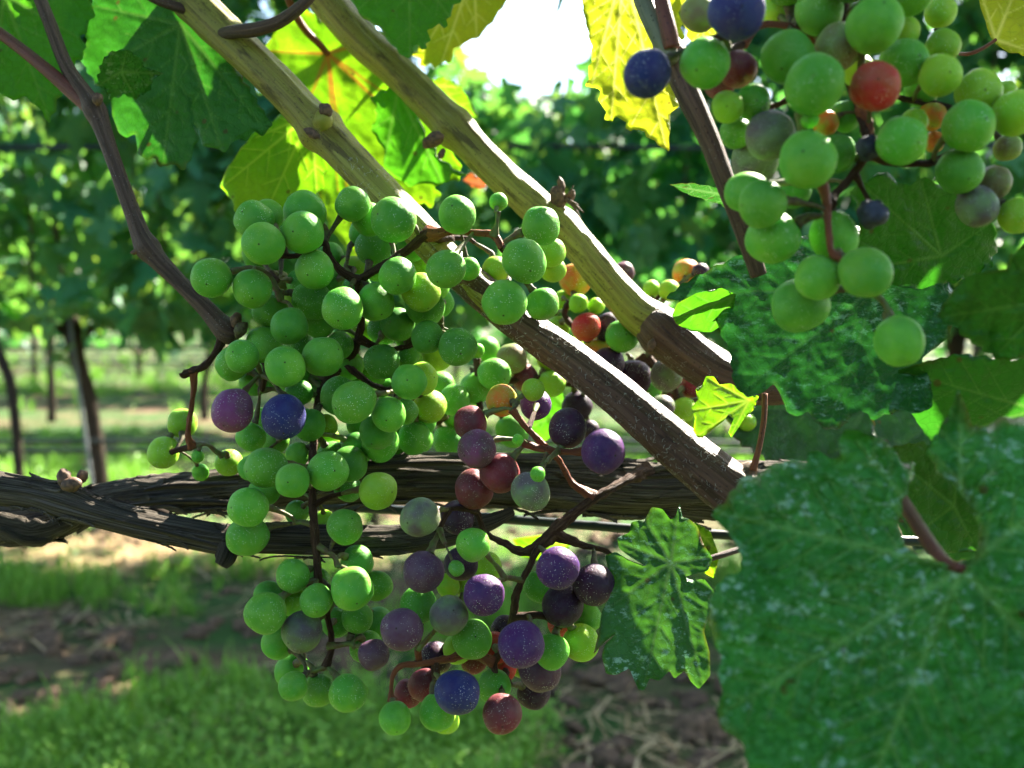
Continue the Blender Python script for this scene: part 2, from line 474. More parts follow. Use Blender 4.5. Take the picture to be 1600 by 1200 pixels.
def build_grass():
    V, Fc, n = [], [], 0
    placed = 0
    tries = 0
    while placed < 10500 and tries < 70000:
        tries += 1
        y = 1.5 + 13.0 * random.random() ** 2.3
        x = random.uniform(-1, 1) * (0.62 * y + 0.15)
        if veg(x, y) < random.uniform(0.46, 1.0): continue
        placed += 1
        z0 = ground_h(x, y)
        sc = random.uniform(0.5, 1.35) * (1 + 0.09 * max(0, y - 2.5))
        leafy = nz(x * 2, y * 2, 4) > random.uniform(-.3, .45)
        for k in range(random.randint(9, 16)):
            a = random.uniform(0, 2 * math.pi)
            px, py = x + random.gauss(0, 0.016), y + random.gauss(0, 0.016)
            if leafy:
                hh = random.uniform(0.008, 0.085) * sc
                L = random.uniform(0.006, 0.016) * sc
                w = L * 0.28
                t = random.uniform(0.2, 0.9)
                d = np.array([math.cos(a) * math.cos(t), math.sin(a) * math.cos(t), math.sin(t)])
                s = np.array([-math.sin(a), math.cos(a), 0])
                b0 = np.array([px, py, z0 + hh])
                V += [b0, b0 + d * L * .5 + s * w, b0 + d * L, b0 + d * L * .5 - s * w]
                Fc += [(n, n + 1, n + 2), (n, n + 2, n + 3)]; n += 4
            else:
                hh = random.uniform(0.03, 0.085) * sc
                w = random.uniform(0.0012, 0.0026) * sc
                ln = random.uniform(0.1, 0.7) * hh
                d = np.array([math.cos(a), math.sin(a), 0]); s = np.array([-math.sin(a), math.cos(a), 0])
                b0 = np.array([px, py, z0 - 0.003])
                mid = b0 + d * ln * .35 + np.array([0, 0, hh * .6]); tip = b0 + d * ln + np.array([0, 0, hh])
                V += [b0 - s * w, b0 + s * w, mid + s * w * .8, mid - s * w * .8, tip]
                Fc += [(n, n + 1, n + 2), (n, n + 2, n + 3), (n + 3, n + 2, n + 4)]; n += 5
    g = mesh_obj('grass', V, Fc, blade_material('weed_green', (0.070, 0.190, 0.014), (0.220, 0.42, 0.045), (0.24, 0.52, 0.05)), smooth=False)
    tag(g, 'low green weeds and grass in strips on the soil', 'grass', kind='stuff')
    # dead straw lying flat
    V, Fc, n = [], [], 0
    for k in range(10000):
        if k < 3600:
            x, y = random.gauss(-1.02, 0.34), random.gauss(3.15, 0.13)
        else:
            y = 1.5 + 4.5 * random.random() ** 1.5
            x = random.uniform(-1, 1) * (0.62 * y + 0.1)
            if nz(x * 2.2, y * 2.6, 12) < -0.05: continue
        a = random.uniform(0, math.pi); L = random.uniform(0.02, 0.09); w = random.uniform(0.0010, 0.0028)
        d = np.array([math.cos(a), math.sin(a), random.gauss(0, 0.18)]); s = np.array([-math.sin(a), math.cos(a), 0])
        b0 = np.array([x, y, ground_h(x, y) + random.uniform(0.003, 0.018)])
        V += [b0 - s * w, b0 + s * w, b0 + d * L + s * w, b0 + d * L - s * w]
        Fc.append((n, n + 1, n + 2, n + 3)); n += 4
    g = mesh_obj('straw', V, Fc, blade_material('dry_straw', (0.26, 0.155, 0.065), (0.56, 0.42, 0.22), (0.4, 0.28, 0.12), 0.15), smooth=False)
    tag(g, 'dry pale straw and stalks lying on the soil', 'straw', kind='stuff')
    # clods of earth
    bag_v, bag_f, n = [], [], 0
    base = [(1, 0, 0), (-1, 0, 0), (0, 1, 0), (0, -1, 0), (0, 0, 1), (0, 0, -1)]
    oct_f = [(0, 2, 4), (2, 1, 4), (1, 3, 4), (3, 0, 4), (2, 0, 5), (1, 2, 5), (3, 1, 5), (0, 3, 5)]
    mids = {}
    bv = [np.array(b, float) for b in base]; bf = []
    def mid(i, j):
        k = (min(i, j), max(i, j))
        if k not in mids:
            m = bv[i] + bv[j]; bv.append(m / np.linalg.norm(m)); mids[k] = len(bv) - 1
        return mids[k]
    for a, b, c in oct_f:
        ab, bc, ca = mid(a, b), mid(b, c), mid(c, a)
        bf += [(a, ab, ca), (ab, b, bc), (ca, bc, c), (ab, bc, ca)]
    bv = np.array(bv)
    for k in range(2400):
        y = 1.5 + 3.2 * random.random(); x = random.uniform(-1, 1) * (0.6 * y)
        if veg(x, y) > 0.42: continue
        s = random.uniform(0.006, 0.026) * (1.0 + 0.2 * (random.random() ** 6) * 5)
        q = bv * (1 + 0.35 * rng.standard_normal((len(bv), 1)) * 0.6) * s * np.array([1, random.uniform(.7, 1.2), 0.65])
        bag_v.append(q + np.array([x, y, ground_h(x, y) + 0.2 * s]))
        bag_f += [tuple(i + n for i in f) for f in bf]; n += len(bv)
    g = mesh_obj('soil_clods', np.vstack(bag_v), bag_f, plain('clod', (0.050, 0.030, 0.018), (0.15, 0.090, 0.050), scale=60, rough=0.95, bump=0.8), smooth=False)
    tag(g, 'crumbly brown clods of earth between the weeds', 'soil', kind='stuff')


build_grass()

# ------------------------------------------------------------------ vines in the rows behind
def small_leaf(seed):
    """five-lobed leaf of about unit width, folded a little along its midrib, base at the origin, tip at +Y"""
    r = random.Random(seed)
    pts = []
    lobes = [(-2.35, .62), (-1.25, .86), (0, 1.0), (1.25, .86), (2.35, .62)]
    th = np.linspace(-2.9, 2.9, 27)
    for i, t in enumerate(th):
        rr = 0.30
        for a, l in lobes:
            rr = max(rr, l * (1 - 0.62 * min(1, abs(t - a) / 0.66) ** 1.15))
        rr *= 0.60 * (1 + (0.10 if i % 2 else -0.05) + r.uniform(-.04, .04))
        pts.append((rr * math.sin(t), rr * math.cos(t)))
    V = [(0, 0, 0)] + [(x * .5, y * .5, 0.06 * abs(x) + r.uniform(-.02, .02)) for x, y in pts]
    V += [(x, y, 0.20 * abs(x) - 0.16 * (x * x + y * y) + r.uniform(-.05, .05)) for x, y in pts]
    n = len(pts)
    Fc = [(0, i + 1, i) for i in range(1, n)]
    Fc += [(i, i + 1, n + i + 1, n + i) for i in range(1, n)]
    return np.array(V), Fc


SMALL = [small_leaf(s) for s in range(4)]
LEAF_ME = []
for k, (v, f) in enumerate(SMALL):
    for m in (ML_FAR, ML_FAR2):
        me = bpy.data.meshes.new('leaf'); me.from_pydata(v.tolist(), [], f); me.materials.append(m)
        me.polygons.foreach_set('use_smooth', np.ones(len(me.polygons), bool)); me.update()
        LEAF_ME.append(me)


def leaf_rot():
    """hanging leaf: tip down, blade turned to some side"""
    az = random.uniform(0, 2 * math.pi)
    tilt = random.uniform(R(15), R(80))
    e = Matrix.Rotation(az, 3, 'Z') @ Matrix.Rotation(-tilt, 3, 'X') @ Matrix.Rotation(random.uniform(-.6, .6), 3, 'Y')
    return e


def merged_leaves(spots):
    V, Fc, n = [], [], 0
    for (p, rot, s, k) in spots:
        v, f = SMALL[k % 4]
        V.append((v * s) @ np.array(rot).T + np.array(p)); Fc += [tuple(i + n for i in q) for q in f]; n += len(v)
    return np.vstack(V), Fc


GAP = (0.11, 1.84, 0.30)       # a hole in the canopy of the next row where the sky shows


def row_vine(x, y, label, group, near, lean=0.0, trunk_r=0.027, seed=0):
    random.seed(100 + seed)
    root = empty('grapevine', (x, y, 0))
    tag(root, label, 'grapevine', group)
    top = 0.70
    pts = [(x - lean * .1, y, -0.03), (x - lean * .25 + random.gauss(0, .01), y, 0.2), (x - lean * .6, y + .01, 0.45), (x - lean, y, 0.62), (x - lean - 0.01, y, top), (x - lean - .03, y, top + .10)]
    rr = [trunk_r * 1.15, trunk_r, trunk_r * .92, trunk_r * 1.05, trunk_r * 1.3, trunk_r * .8]
    ds = lambda t, s, i: 0.16 * nz(2.2 * math.cos(t) + seed, 2.2 * math.sin(t), s * 9) + 0.10 * nz(5 * math.cos(t), 5 * math.sin(t) + seed, s * 22)
    V, Fc, U = sweep(pts, rr, nseg=20 if near else 9, sub=7 if near else 3, disp=ds)
    mesh_obj('trunk', V, Fc, M_BARK_DARK, root, uvs=U)
    for s in (-1, 1):
        pts = [(x - lean, y, top - .02), (x - lean + s * .10, y, top + .04), (x - lean + s * .3, y + random.gauss(0, .01), top + .03), (x - lean + s * .50, y, top + .035)]
        V, Fc, U = sweep(pts, [trunk_r * .8, trunk_r * .6, trunk_r * .5, trunk_r * .4], nseg=12 if near else 6, sub=5 if near else 2, disp=ds)
        mesh_obj('cordon', V, Fc, M_BARK_DARK, root, uvs=U)
    if near:
        for k in range(7):
            cx = x - lean + random.uniform(-.48, .48)
            q = [(cx, y, top + .03), (cx + random.gauss(0, .04), y + random.gauss(0, .05), 1.15), (cx + random.gauss(0, .09), y + random.gauss(0, .08), 1.6), (cx + random.gauss(0, .13), y + random.gauss(0, .1), 2.05)]
            V, Fc, U = sweep(q, [.006, .005, .004, .003], nseg=6, sub=3)
            mesh_obj('cane', V, Fc, M_SHOOT, root, uvs=U)
    def spot(front):
        while True:
            px = x - lean + random.uniform(-.58, .58)
            pz = 0.74 + (1.52 if y < 9 else 2.1) * random.random() ** 0.9
            if front and random.random() < .10: pz = random.uniform(.62, .8)
            if math.hypot(px - GAP[0], (pz - GAP[1]) * .8) < GAP[2] * random.uniform(.72, 1.15) and near: continue
            py = y + (random.uniform(-.26, -.05) if front else random.uniform(-.12, .30))
            return (px, py, pz)
    nobj = 235 if near else 0
    for k in range(nobj):
        o = bpy.data.objects.new('leaf', random.choice(LEAF_ME[::2]) if random.random() < .6 else random.choice(LEAF_ME))
        COL.objects.link(o)
        s = random.uniform(.13, .21)
        o.matrix_basis = Matrix.LocRotScale(Vector(spot(True)), leaf_rot().to_quaternion(), (s, s, s))
        o.parent = root
        o.matrix_parent_inverse = Matrix.Translation((-x, -y, 0))
    sp = [(spot(False), leaf_rot(), random.uniform(.13, .21), k) for k in range(640 if near else 640)]
    V, Fc = merged_leaves(sp)
    fo = mesh_obj('foliage', V, Fc, ML_FAR if near else ML_FAR2, root)
    fo['kind'] = 'stuff'


D1, D2, D3 = 3.6, 7.0, 10.5
near_rows = [(-2.55, 'vine at the far left of the next row, its leaves cut by the picture edge'),
             (-1.46, 'vine in the next row with dark forked trunk beside a thin pale stake'),
             (-0.50, 'vine in the next row whose leaves fill the gap right of the forked trunk'),
             (0.55, 'vine in the next row below the bright gap of sky'),
             (1.58, 'vine in the next row behind the top right grape bunch'),
             (2.55, 'vine at the far right of the next row, mostly behind near leaves')]
for i, (x, lab) in enumerate(near_rows):
    row_vine(x, D1, lab, 'vines of the next row', True, lean=0.10 if i == 1 else random.uniform(-.05, .08), seed=i)
for i, x in enumerate(np.arange(-4.3, 4.6, 1.07)):
    row_vine(float(x), D2, 'vine of the second row back, its thin trunk dark against the grass', 'vines of the second row back', False, lean=random.uniform(-.08, .08), seed=20 + i)
for i, x in enumerate(np.arange(-6.1, 6.4, 1.10)):
    row_vine(float(x), D3, 'small far vine of the third row back with a thin dark trunk', 'vines of the third row back', False, lean=random.uniform(-.08, .08), seed=40 + i)
random.seed(5)
sp = []
for yy in (14.0, 18.0, 23.0, 30.0):
    for k in range(1700):
        sp.append(((random.uniform(-.62, .62) * yy, yy + random.uniform(-.3, .3), random.uniform(.20, 2.9)), leaf_rot(), random.uniform(.18, .34), k))
V, Fc = merged_leaves(sp)
tag(mesh_obj('far_vineyard', V, Fc, ML_FAR2), 'blurred mass of far vine rows under the canopy', 'vineyard', kind='stuff')


sp = [((random.uniform(-4, 4), random.uniform(-3.2, -2.7), random.uniform(.5, 2.2)), leaf_rot(), random.uniform(.16, .26), k) for k in range(3200)]  # unseen row, added to block low skylight on the grape fronts
V, Fc = merged_leaves(sp)
tag(mesh_obj('blocker_vine_row', V, Fc, ML_FAR2), 'unseen leafy vine row added behind the camera to block low skylight', 'vineyard', kind='stuff')


def line_thing(name, y, z, r, m, label, cat, half=6.0, sag=0.01):
    pts = [(x, y, z - sag * math.sin(x * 2.1) ** 2 + (0.004 * math.sin(x * 5))) for x in np.linspace(-half, half, 25)]
    V, Fc, U = sweep(pts, [r] * 25, nseg=8, sub=3)
    return tag(mesh_obj(name, V, Fc, m, uvs=U), label, cat)


line_thing('irrigation_hose', D1 - .04, 0.325, 0.008, M_HOSE, 'dark hose crossing low in front of the forked trunk, upper of the close pair', 'hose')
line_thing('irrigation_hose', D1 + .10, 0.272, 0.008, M_HOSE, 'dark hose crossing low behind the forked trunk, lower of the close pair', 'hose')
line_thing('trellis_wire', D1 + .02, 0.655, 0.006, M_HOSE, 'dark wire crossing the forked trunk just under the leaves', 'wire')
line_thing('trellis_wire', D1 - .16, 1.34, 0.010, M_HOSE, 'dark line running across the leaves of the next row', 'wire')
line_thing('irrigation_hose', D2 - .04, 0.42, 0.010, M_HOSE, 'thin dark hose of the second row back', 'hose', half=8)

# thin stake beside the forked trunk and a leaning post at the left edge
V, Fc, U = sweep([P(106, 478, 3.55), P(122, 600, 3.55), P(142, 745, 3.55), P(150, 832, 3.55)], [.007, .007, .007, .007], nseg=8, sub=4)
tag(mesh_obj('stake', V, Fc, M_WIRE, uvs=U), 'thin pale metal stake leaning beside the forked trunk', 'stake')
V, Fc, U = sweep([P(-40, 470, 3.3), P(2, 560, 3.3), P(22, 640, 3.3), P(40, 880, 3.3)], [.016, .017, .016, .016], nseg=12, sub=5, disp=lambda t, s, i: .12 * nz(2 * math.cos(t), 2 * math.sin(t), s * 8))
tag(mesh_obj('leaning_post', V, Fc, M_BARK_DARK, uvs=U), 'dark wooden post leaning at the left edge of the picture', 'post')

# ------------------------------------------------------------------ the near vine
vine = empty('grapevine', P(1350, 700, 0.45))
tag(vine, 'near grapevine with thick peeling arms, two slanting canes and big leaves', 'grapevine')
vine_trunk_x = 0.36


def bark_disp(seed, amp=0.22):
    def f(t, s, i):
        c, q = math.cos(t), math.sin(t)
        tw = t + s * 2.5 + 1.2 * nz(seed, 5.0, s * 12)
        c, q = math.cos(tw), math.sin(tw)
        v = amp * (nz(1.5 * c + seed, 1.5 * q, s * 14) + 0.7 * nz(4.2 * c, 4.2 * q + seed, s * 18) + 0.55 * abs(nz(9 * c + seed, 9 * q, s * 26)) + 0.25 * nz(20 * c, 20 * q, s * 40 + seed))
        return v - 0.02
    return f


def cane_disp(nodes, seed, ridge=.035):
    def f(t, s, i):
        v = ridge * math.cos(11 * t + 2 * nz(s * 8, seed)) * .5 + .09 * nz(1.3 * math.cos(t) + seed, 1.3 * math.sin(t), s * 22) + .045 * nz(3 * math.cos(t) + seed, 3 * math.sin(t), s * 70) + .035 * nz(7 * math.cos(t) + seed, 7 * math.sin(t), s * 150)
        for n0, a, w in nodes:
            v += a * math.exp(-((s - n0) / w) ** 2)
        return v
    return f


def arcs(pts, nodes):
    c = catmull(np.array([list(P(x, y, d)) for x, y, d, w in pts]), 30)
    px = catmull(np.array([(x, y) for x, y, d, w in pts], float), 30)
    L = np.concatenate([[0], np.cumsum(np.linalg.norm(np.diff(c, axis=0), axis=1))])
    return [(L[np.argmin(np.hypot(px[:, 0] - x, px[:, 1] - y))], a, w) for x, y, a, w in nodes]


def wood(name, pts, m, nseg, sub, disp=None, label=None, parent=vine, nodes=None, seed=1.0, ridge=.035):
    if nodes is not None:
        disp = cane_disp(arcs(pts, nodes), seed, ridge)
    V, Fc, U = pxtube(pts, nseg=nseg, sub=sub, disp=disp)
    o = mesh_obj(name, V, Fc, m, parent, uvs=U)
    if label: o['label'] = label
    return o


arm1 = wood('cordon', [(-90, 800, .425, 34), (0, 812, .425, 36), (70, 808, .42, 34), (140, 790, .415, 28), (220, 776, .405, 27), (315, 769, .40, 30), (370, 764, .40, 33), (520, 752, .40, 35), (660, 746, .40, 37),
              (850, 752, .40, 41), (1000, 764, .40, 42), (1150, 766, .40, 42), (1300, 768, .41, 42), (1480, 770, .42, 44), (1750, 760, .43, 48)], M_BARK, 72, 22, bark_disp(1.3), 'thick grey upper arm with peeling bark')
arm2 = wood('cordon', [(-90, 745, .375, 27), (0, 763, .375, 26), (60, 772, .371, 24), (112, 786, .368, 27), (160, 802, .366, 22), (230, 820, .365, 21), (300, 834, .364, 22), (355, 843, .364, 24), (400, 842, .364, 23), (500, 845, .366, 23),
              (600, 845, .372, 22), (690, 836, .378, 19), (760, 818, .386, 13), (800, 800, .392, 8)], M_BARK, 64, 22, bark_disp(4.1, 0.17), 'lower crossing arm with a bud and a stub')
# trunk of the near vine, right of the frame, that carries the arms
wood('trunk', [(1720, 690, .44, 60), (1800, 900, .45, 80), (1830, 1500, .47, 85), (1840, 3400, .50, 90)], M_BARK, 40, 8, bark_disp(2.2))

# stub under the lower arm, buds and ragged bark
wood('stub', [(362, 842, .362, 18), (357, 860, .360, 16), (352, 874, .358, 15), (346, 884, .357, 10)], M_BARK, 24, 6, bark_disp(7.7, .3), parent=vine)


def blob_mesh(seed, n=10, m=14, squash=(1, 1, 1.25), amp=.28, fr=1.6):
    V = []
    for i in range(n + 1):
        ph = math.pi * i / n
        for j in range(m):
            t = 2 * math.pi * j / m
            d = Vector((math.sin(ph) * math.cos(t), math.sin(ph) * math.sin(t), math.cos(ph)))
            r = 1 + amp * mnoise.noise(d * fr + Vector((seed, seed * .7, 0))) + .12 * mnoise.noise(d * 5 + Vector((seed, 0, seed)))
            V.append((d.x * r * squash[0], d.y * r * squash[1], d.z * r * squash[2]))
    Fc = [(i * m + j, i * m + (j + 1) % m, (i + 1) * m + (j + 1) % m, (i + 1) * m + j) for i in range(n) for j in range(m)]
    return np.array(V), Fc


def blob(name, x, y, d, rpx, m, parent, seed, axis=(0, 0, 1), squash=(1, 1, 1.3)):
    V, Fc = blob_mesh(seed, squash=squash)
    q = np.array(Vector((0, 0, 1)).rotation_difference(Vector(axis)).to_matrix())
    r = rpx * d / F
    V = (V * r) @ q.T + np.array(P(x, y, d))
    return mesh_obj(name, V, Fc, m, parent)


blob('bud', 100, 747, .362, 11, M_BUD, arm2, 1.0, (-.2, 0, 1))
blob('bud', 129, 744, .366, 8, M_BUD, arm2, 2.0, (.2, 0, 1))
blob('bud', 112, 757, .360, 11, M_BUD, arm2, 3.0, (1, 0, .2), (1, 1, 1.5))


def strip(name, pts, m, parent, seed, lift=0.0):
    """ragged flat strip of bark; pts (x, y, d, half width px)"""
    c = catmull([(x, y, d, w) for x, y, d, w in pts], 8)
    V, Fc, U = [], [], []
    nrow = 5
    for i, (x, y, d, w) in enumerate(c):
        t = np.array([c[min(i + 1, len(c) - 1)][0] - c[max(i - 1, 0)][0], c[min(i + 1, len(c) - 1)][1] - c[max(i - 1, 0)][1]])
        t /= max(np.linalg.norm(t), 1e-6); nn = np.array([-t[1], t[0]])
        for j in range(nrow):
            s = (j / (nrow - 1) - .5) * 2
            ww = w * (1 + .35 * nz(i * .45, s * 1.3, seed))
            for layer in (0, 1):
                V.append(P(x + nn[0] * s * ww, y + nn[1] * s * ww, d - .0025 * (1 - s * s) + layer * .0009 + .0006 * nz(i * .8, j * .9, seed)))
                U.append((j * .12, i * .004))
    def id_(i, j, l): return (i * nrow + j) * 2 + l
    for i in range(len(c) - 1):
        for j in range(nrow - 1):
            Fc.append((id_(i, j, 0), id_(i + 1, j, 0), id_(i + 1, j + 1, 0), id_(i, j + 1, 0)))
            Fc.append((id_(i, j, 1), id_(i, j + 1, 1), id_(i + 1, j + 1, 1), id_(i + 1, j, 1)))
        Fc.append((id_(i, 0, 0), id_(i, 0, 1), id_(i + 1, 0, 1), id_(i + 1, 0, 0)))
        Fc.append((id_(i, nrow - 1, 0), id_(i + 1, nrow - 1, 0), id_(i + 1, nrow - 1, 1), id_(i, nrow - 1, 1)))
    return mesh_obj(name, V, Fc, m, parent, uvs=U)


strip('bark_strip', [(145, 800, .395, 5), (100, 820, .393, 14), (50, 832, .395, 20), (0, 822, .398, 22), (-40, 815, .40, 18)], M_BARK, arm1, 2.0)
strip('bark_strip', [(82, 842, .395, 4), (60, 846, .394, 9), (30, 842, .394, 8), (0, 828, .396, 6)], M_BARK, arm1, 6.0)
strip('bark_strip', [(160, 778, .385, 3), (215, 793, .382, 7), (260, 803, .383, 6), (276, 812, .385, 2)], M_BARK_DARK, arm1, 3.0)
strip('bark_strip', [(225, 765, .378, 3), (270, 758, .376, 5), (330, 757, .374, 5), (372, 755, .374, 3)], M_BARK, arm1, 4.0)
strip('bark_strip', [(190, 790, .376, 2), (280, 783, .373, 4), (360, 785, .371, 4)], M_BARK, arm1, 5.0)
strip('bark_strip', [(430, 735, .372, 3), (560, 727, .370, 6), (700, 722, .370, 5), (800, 728, .370, 3)], M_BARK, arm1, 8.0)
strip('bark_strip', [(180, 812, .349, 2), (260, 832, .347, 4), (340, 853, .347, 4)], M_BARK, arm2, 9.0)
strip('bark_strip', [(1010, 745, .37, 3), (1090, 742, .368, 5), (1180, 742, .370, 5), (1250, 744, .374, 4)], M_BARK, arm1, 10.0)


def flakes(cpts, count, seed, par, m):
    """loose curling flakes of bark standing off an arm"""
    r_ = random.Random(seed)
    c = catmull(np.array([list(P(x, y, d)) + [w * d / F] for x, y, d, w in cpts]), 30)
    for k in range(count):
        n_ = r_.randint(10, 34)
        i0 = r_.randint(2, len(c) - n_ - 3)
        a0 = r_.uniform(-1.7, 1.5); w0 = r_.uniform(.05, .22); lift = r_.uniform(.06, .40); dr = r_.uniform(-.25, .25)
        V, U = [], []
        for q in range(n_):
            f = q / (n_ - 1)
            p, rad = c[i0 + q][:3], c[i0 + q][3]
            t = c[i0 + q + 1][:3] - c[i0 + q - 1][:3]; t /= np.linalg.norm(t)
            view = np.array([0, -1.0, .1]); view -= t * np.dot(view, t); view /= np.linalg.norm(view)
            side = np.cross(view, t)
            h = 1.10 + lift * (abs(2 * f - 1) ** 2.5 if k % 3 else f ** 3) + .04 * nz(q * .6, k)
            w = w0 * (1.15 - abs(2 * f - 1) ** 3) * (1 + .5 * nz(q * .5, k, 3.0))
            for e in (-1, 0, 1):
                for lay in (0, 1):
                    a = a0 + dr * f + e * w
                    V.append(p + (view * math.cos(a) + side * math.sin(a)) * rad * (h + (.05 if e == 0 else 0) - .06 * lay))
                    U.append((a / 6.28, i0 * .002 + q * .002))
        Fc = []
        for q in range(n_ - 1):
            a, b = q * 6, q * 6 + 6
            Fc += [(a, b, b + 2, a + 2), (a + 2, b + 2, b + 4, a + 4), (a + 1, a + 3, b + 3, b + 1), (a + 3, a + 5, b + 5, b + 3), (a, a + 1, b + 1, b), (a + 4, b + 4, b + 5, a + 5)]
        mesh_obj('bark_strip', V, Fc, m, par, uvs=U, smooth=False)


flakes([(0, 812, .425, 36), (70, 808, .42, 34), (140, 790, .415, 28), (220, 776, .405, 27), (315, 769, .40, 30), (370, 764, .40, 33), (520, 752, .40, 35), (660, 746, .40, 37), (850, 752, .40, 41), (1000, 764, .40, 42), (1150, 766, .40, 42), (1300, 768, .41, 42)], 80, 1, arm1, M_BARK)
flakes([(0, 763, .375, 26), (60, 772, .371, 24), (112, 786, .368, 27), (160, 802, .366, 22), (230, 820, .365, 21), (300, 834, .364, 22), (355, 843, .364, 24), (400, 842, .364, 23), (500, 845, .366, 23), (600, 845, .372, 22), (690, 836, .378, 19)], 45, 2, arm2, M_BARK)


cA = [(190, -110, .435, 31), (330, 32, .415, 30), (420, 118, .405, 29), (500, 202, .395, 30), (560, 262, .388, 28), (640, 345, .378, 27)]
cA2 = [(640, 345, .378, 27), (720, 427, .369, 27), (800, 495, .361, 27), (880, 553, .354, 29), (960, 615, .347, 32), (1050, 690, .341, 36), (1110, 738, .337, 39), (1160, 778, .334, 40), (1205, 815, .333, 36)]
cane_a = wood('cane', cA + cA2[1:3], M_CANE_TOP, 40, 20, None, nodes=[(500, 202, .24, .0045), (470, 172, -.06, .008)], seed=1.0, label='upper slanting cane, olive green turning brown lower down')
cane_a2 = wood('cane', [(725, 432, .3685, 27.6)] + cA2[2:], M_CANE_BROWN, 44, 22, cane_disp([(.128, .03, .01)], 2.0, .05), 'brown lower length of the slanting cane with white woolly hairs')
cB = [(430, -100, .49, 28), (553, 48, .47, 27), (633, 123, .46, 26), (700, 190, .45, 27), (775, 266, .44, 27), (850, 333, .432, 28), (900, 378, .427, 27), (945, 432, .422, 27), (990, 483, .418, 29), (1025, 508, .415, 34)]
cane_b = wood('cane', cB, M_CANE_TOP, 36, 18, None, nodes=[(690, 222, .20, .006), (880, 352, .20, .006)], seed=3.0, label='lower slanting cane, olive with lit upper side')
cane_b2 = wood('cane', [(1020, 503, .416, 33), (1050, 530, .412, 36), (1090, 562, .408, 35), (1135, 588, .404, 34), (1190, 600, .403, 32), (1260, 600, .405, 28), (1330, 580, .405, 24)], M_CANE_BROWN, 36, 16, None, nodes=[(1035, 516, .16, .005)], seed=4.0, label='brown lower length of the second cane beyond its knot')
cane_b2['label'] = 'reddish brown length of the second cane beyond its knot'

# knots and buds on the canes
blob('bud', 505, 188, .381, 15, M_CANE_TOP, cane_a, 11, (.3, -.4, 1), (1, 1, 1.1))
blob('bud', 509, 172, .378, 9, M_BUD, cane_a, 12, (.5, -.2, 1), (1.3, .7, 1.1))
blob('scar', 488, 208, .379, 9, M_BUD, cane_a, 13, (1, 0, -.6), (.8, .5, 1.5))
blob('bud', 677, 218, .437, 12, M_BUD, cane_b, 14, (-1, 0, -.5), (1, .8, 1.5))
blob('bud', 690, 240, .436, 5, M_BUD, cane_b, 15, (-.6, 0, -1), (1, .8, 1.8))
blob('bud', 872, 308, .425, 14, M_BUD, cane_b, 16, (-.1, -.2, 1), (.9, .8, 1.4))
blob('bud', 877, 290, .424, 8, M_BUD, cane_b, 17, (-.2, 0, 1), (.7, .7, 1.6))
blob('bud', 891, 308, .426, 8, M_BUD, cane_b, 18, (.6, 0, 1), (.8, .8, 1.4))
for k, (dx, dy) in enumerate(((26, 8), (34, 20), (30, 28), (18, -22))):
    wood('bract', [(878, 308, .425, 3), (878 + dx * .6, 312 + dy * .4, .423, 2), (878 + dx, 312 + dy, .422, .8)], M_BUD, 6, 4, parent=cane_b)
blob('knot', 1018, 540, .405, 8, M_BUD, cane_b, 19, (-.4, 0, -1), (.8, .8, 1.4))
blob('scar', 1160, 742, .333, 20, M_BUD, cane_a2, 20, (.6, 0, .5), (.8, .8, 1.2))


def wool(cpts, count, seed, par, tmin=0.0, spread=1.9):
    """short curled white hairs lying on a cane"""
    r_ = random.Random(seed)
    c = catmull(np.array([list(P(x, y, d)) + [w * d / F] for x, y, d, w in cpts]), 12)
    bag = Bag()
    for k in range(count):
        i = r_.randint(1, len(c) - 3)
        p, rad = c[i][:3], c[i][3] * 1.01
        t = c[i + 1][:3] - c[i - 1][:3]; t /= np.linalg.norm(t)
        view = np.array(CAMP) - p; view -= t * np.dot(view, t); view /= np.linalg.norm(view)
        side = np.cross(t, view)
        a0 = r_.uniform(-spread, spread) * .75
        L = r_.uniform(.0010, .0034); ph = r_.uniform(0, 6.3); st = r_.uniform(0, 6.3); w = r_.uniform(.6, 1.4)
        q = []
        x0, y0 = 0.0, 0.0
        for s in range(6):
            q.append(p + t * x0 + (view * math.cos(a0 + y0 / rad) + side * math.sin(a0 + y0 / rad)) * (rad + .00015 + .00025 * math.sin(s)))
            st += r_.gauss(0, 1.1)
            x0 += math.cos(st) * L / 5; y0 += math.sin(st) * L / 5
        V, Fc, U = sweep(q, [.00003 * w] + [.00005 * w] * 4 + [.00003 * w], nseg=3, sub=1, cap=False)
        bag.add(V, Fc, U)
    o = bag.obj('wool', M_FUZZ, par)
    o['kind'] = 'stuff'


wool(cA2[1:], 700, 3, cane_a2)
wool([(540, 245, .3905, 28)] + cA2[:2], 170, 4, cane_a)
wool([(1050, 530, .412, 36), (1090, 562, .408, 35), (1135, 592, .404, 35)], 80, 5, cane_b2)

# thin shoots
shoot1 = wood('shoot', [(40, -60, .40, 10), (75, 30, .39, 10), (105, 105, .383, 11), (148, 172, .378, 15), (175, 245, .374, 12), (208, 335, .370, 13), (232, 388, .368, 16), (275, 435, .366, 13), (320, 480, .364, 14), (352, 514, .362, 17), (372, 522, .362, 15)],
              M_SHOOT, 20, 12, None, nodes=[(148, 172, .25, .004), (232, 388, .25, .0035), (358, 516, .2, .004)], seed=5.0, label='thin brown shoot bending down to the left of the green bunch')
wood('petiole', [(-60, 10, .395, 9), (0, 52, .39, 9), (60, 98, .384, 10), (118, 148, .380, 12), (146, 172, .378, 13)], M_SHOOT_RED, 14, 8, parent=shoot1)
blob('bud', 153, 155, .372, 8, M_BUD, shoot1, 31, (.3, 0, 1))
blob('bud', 214, 392, .366, 7, M_BUD, shoot1, 32, (-1, 0, -.4), (.7, .7, 1.5))
blob('bud', 369, 500, .358, 9, M_BUD, shoot1, 33, (.2, 0, 1))
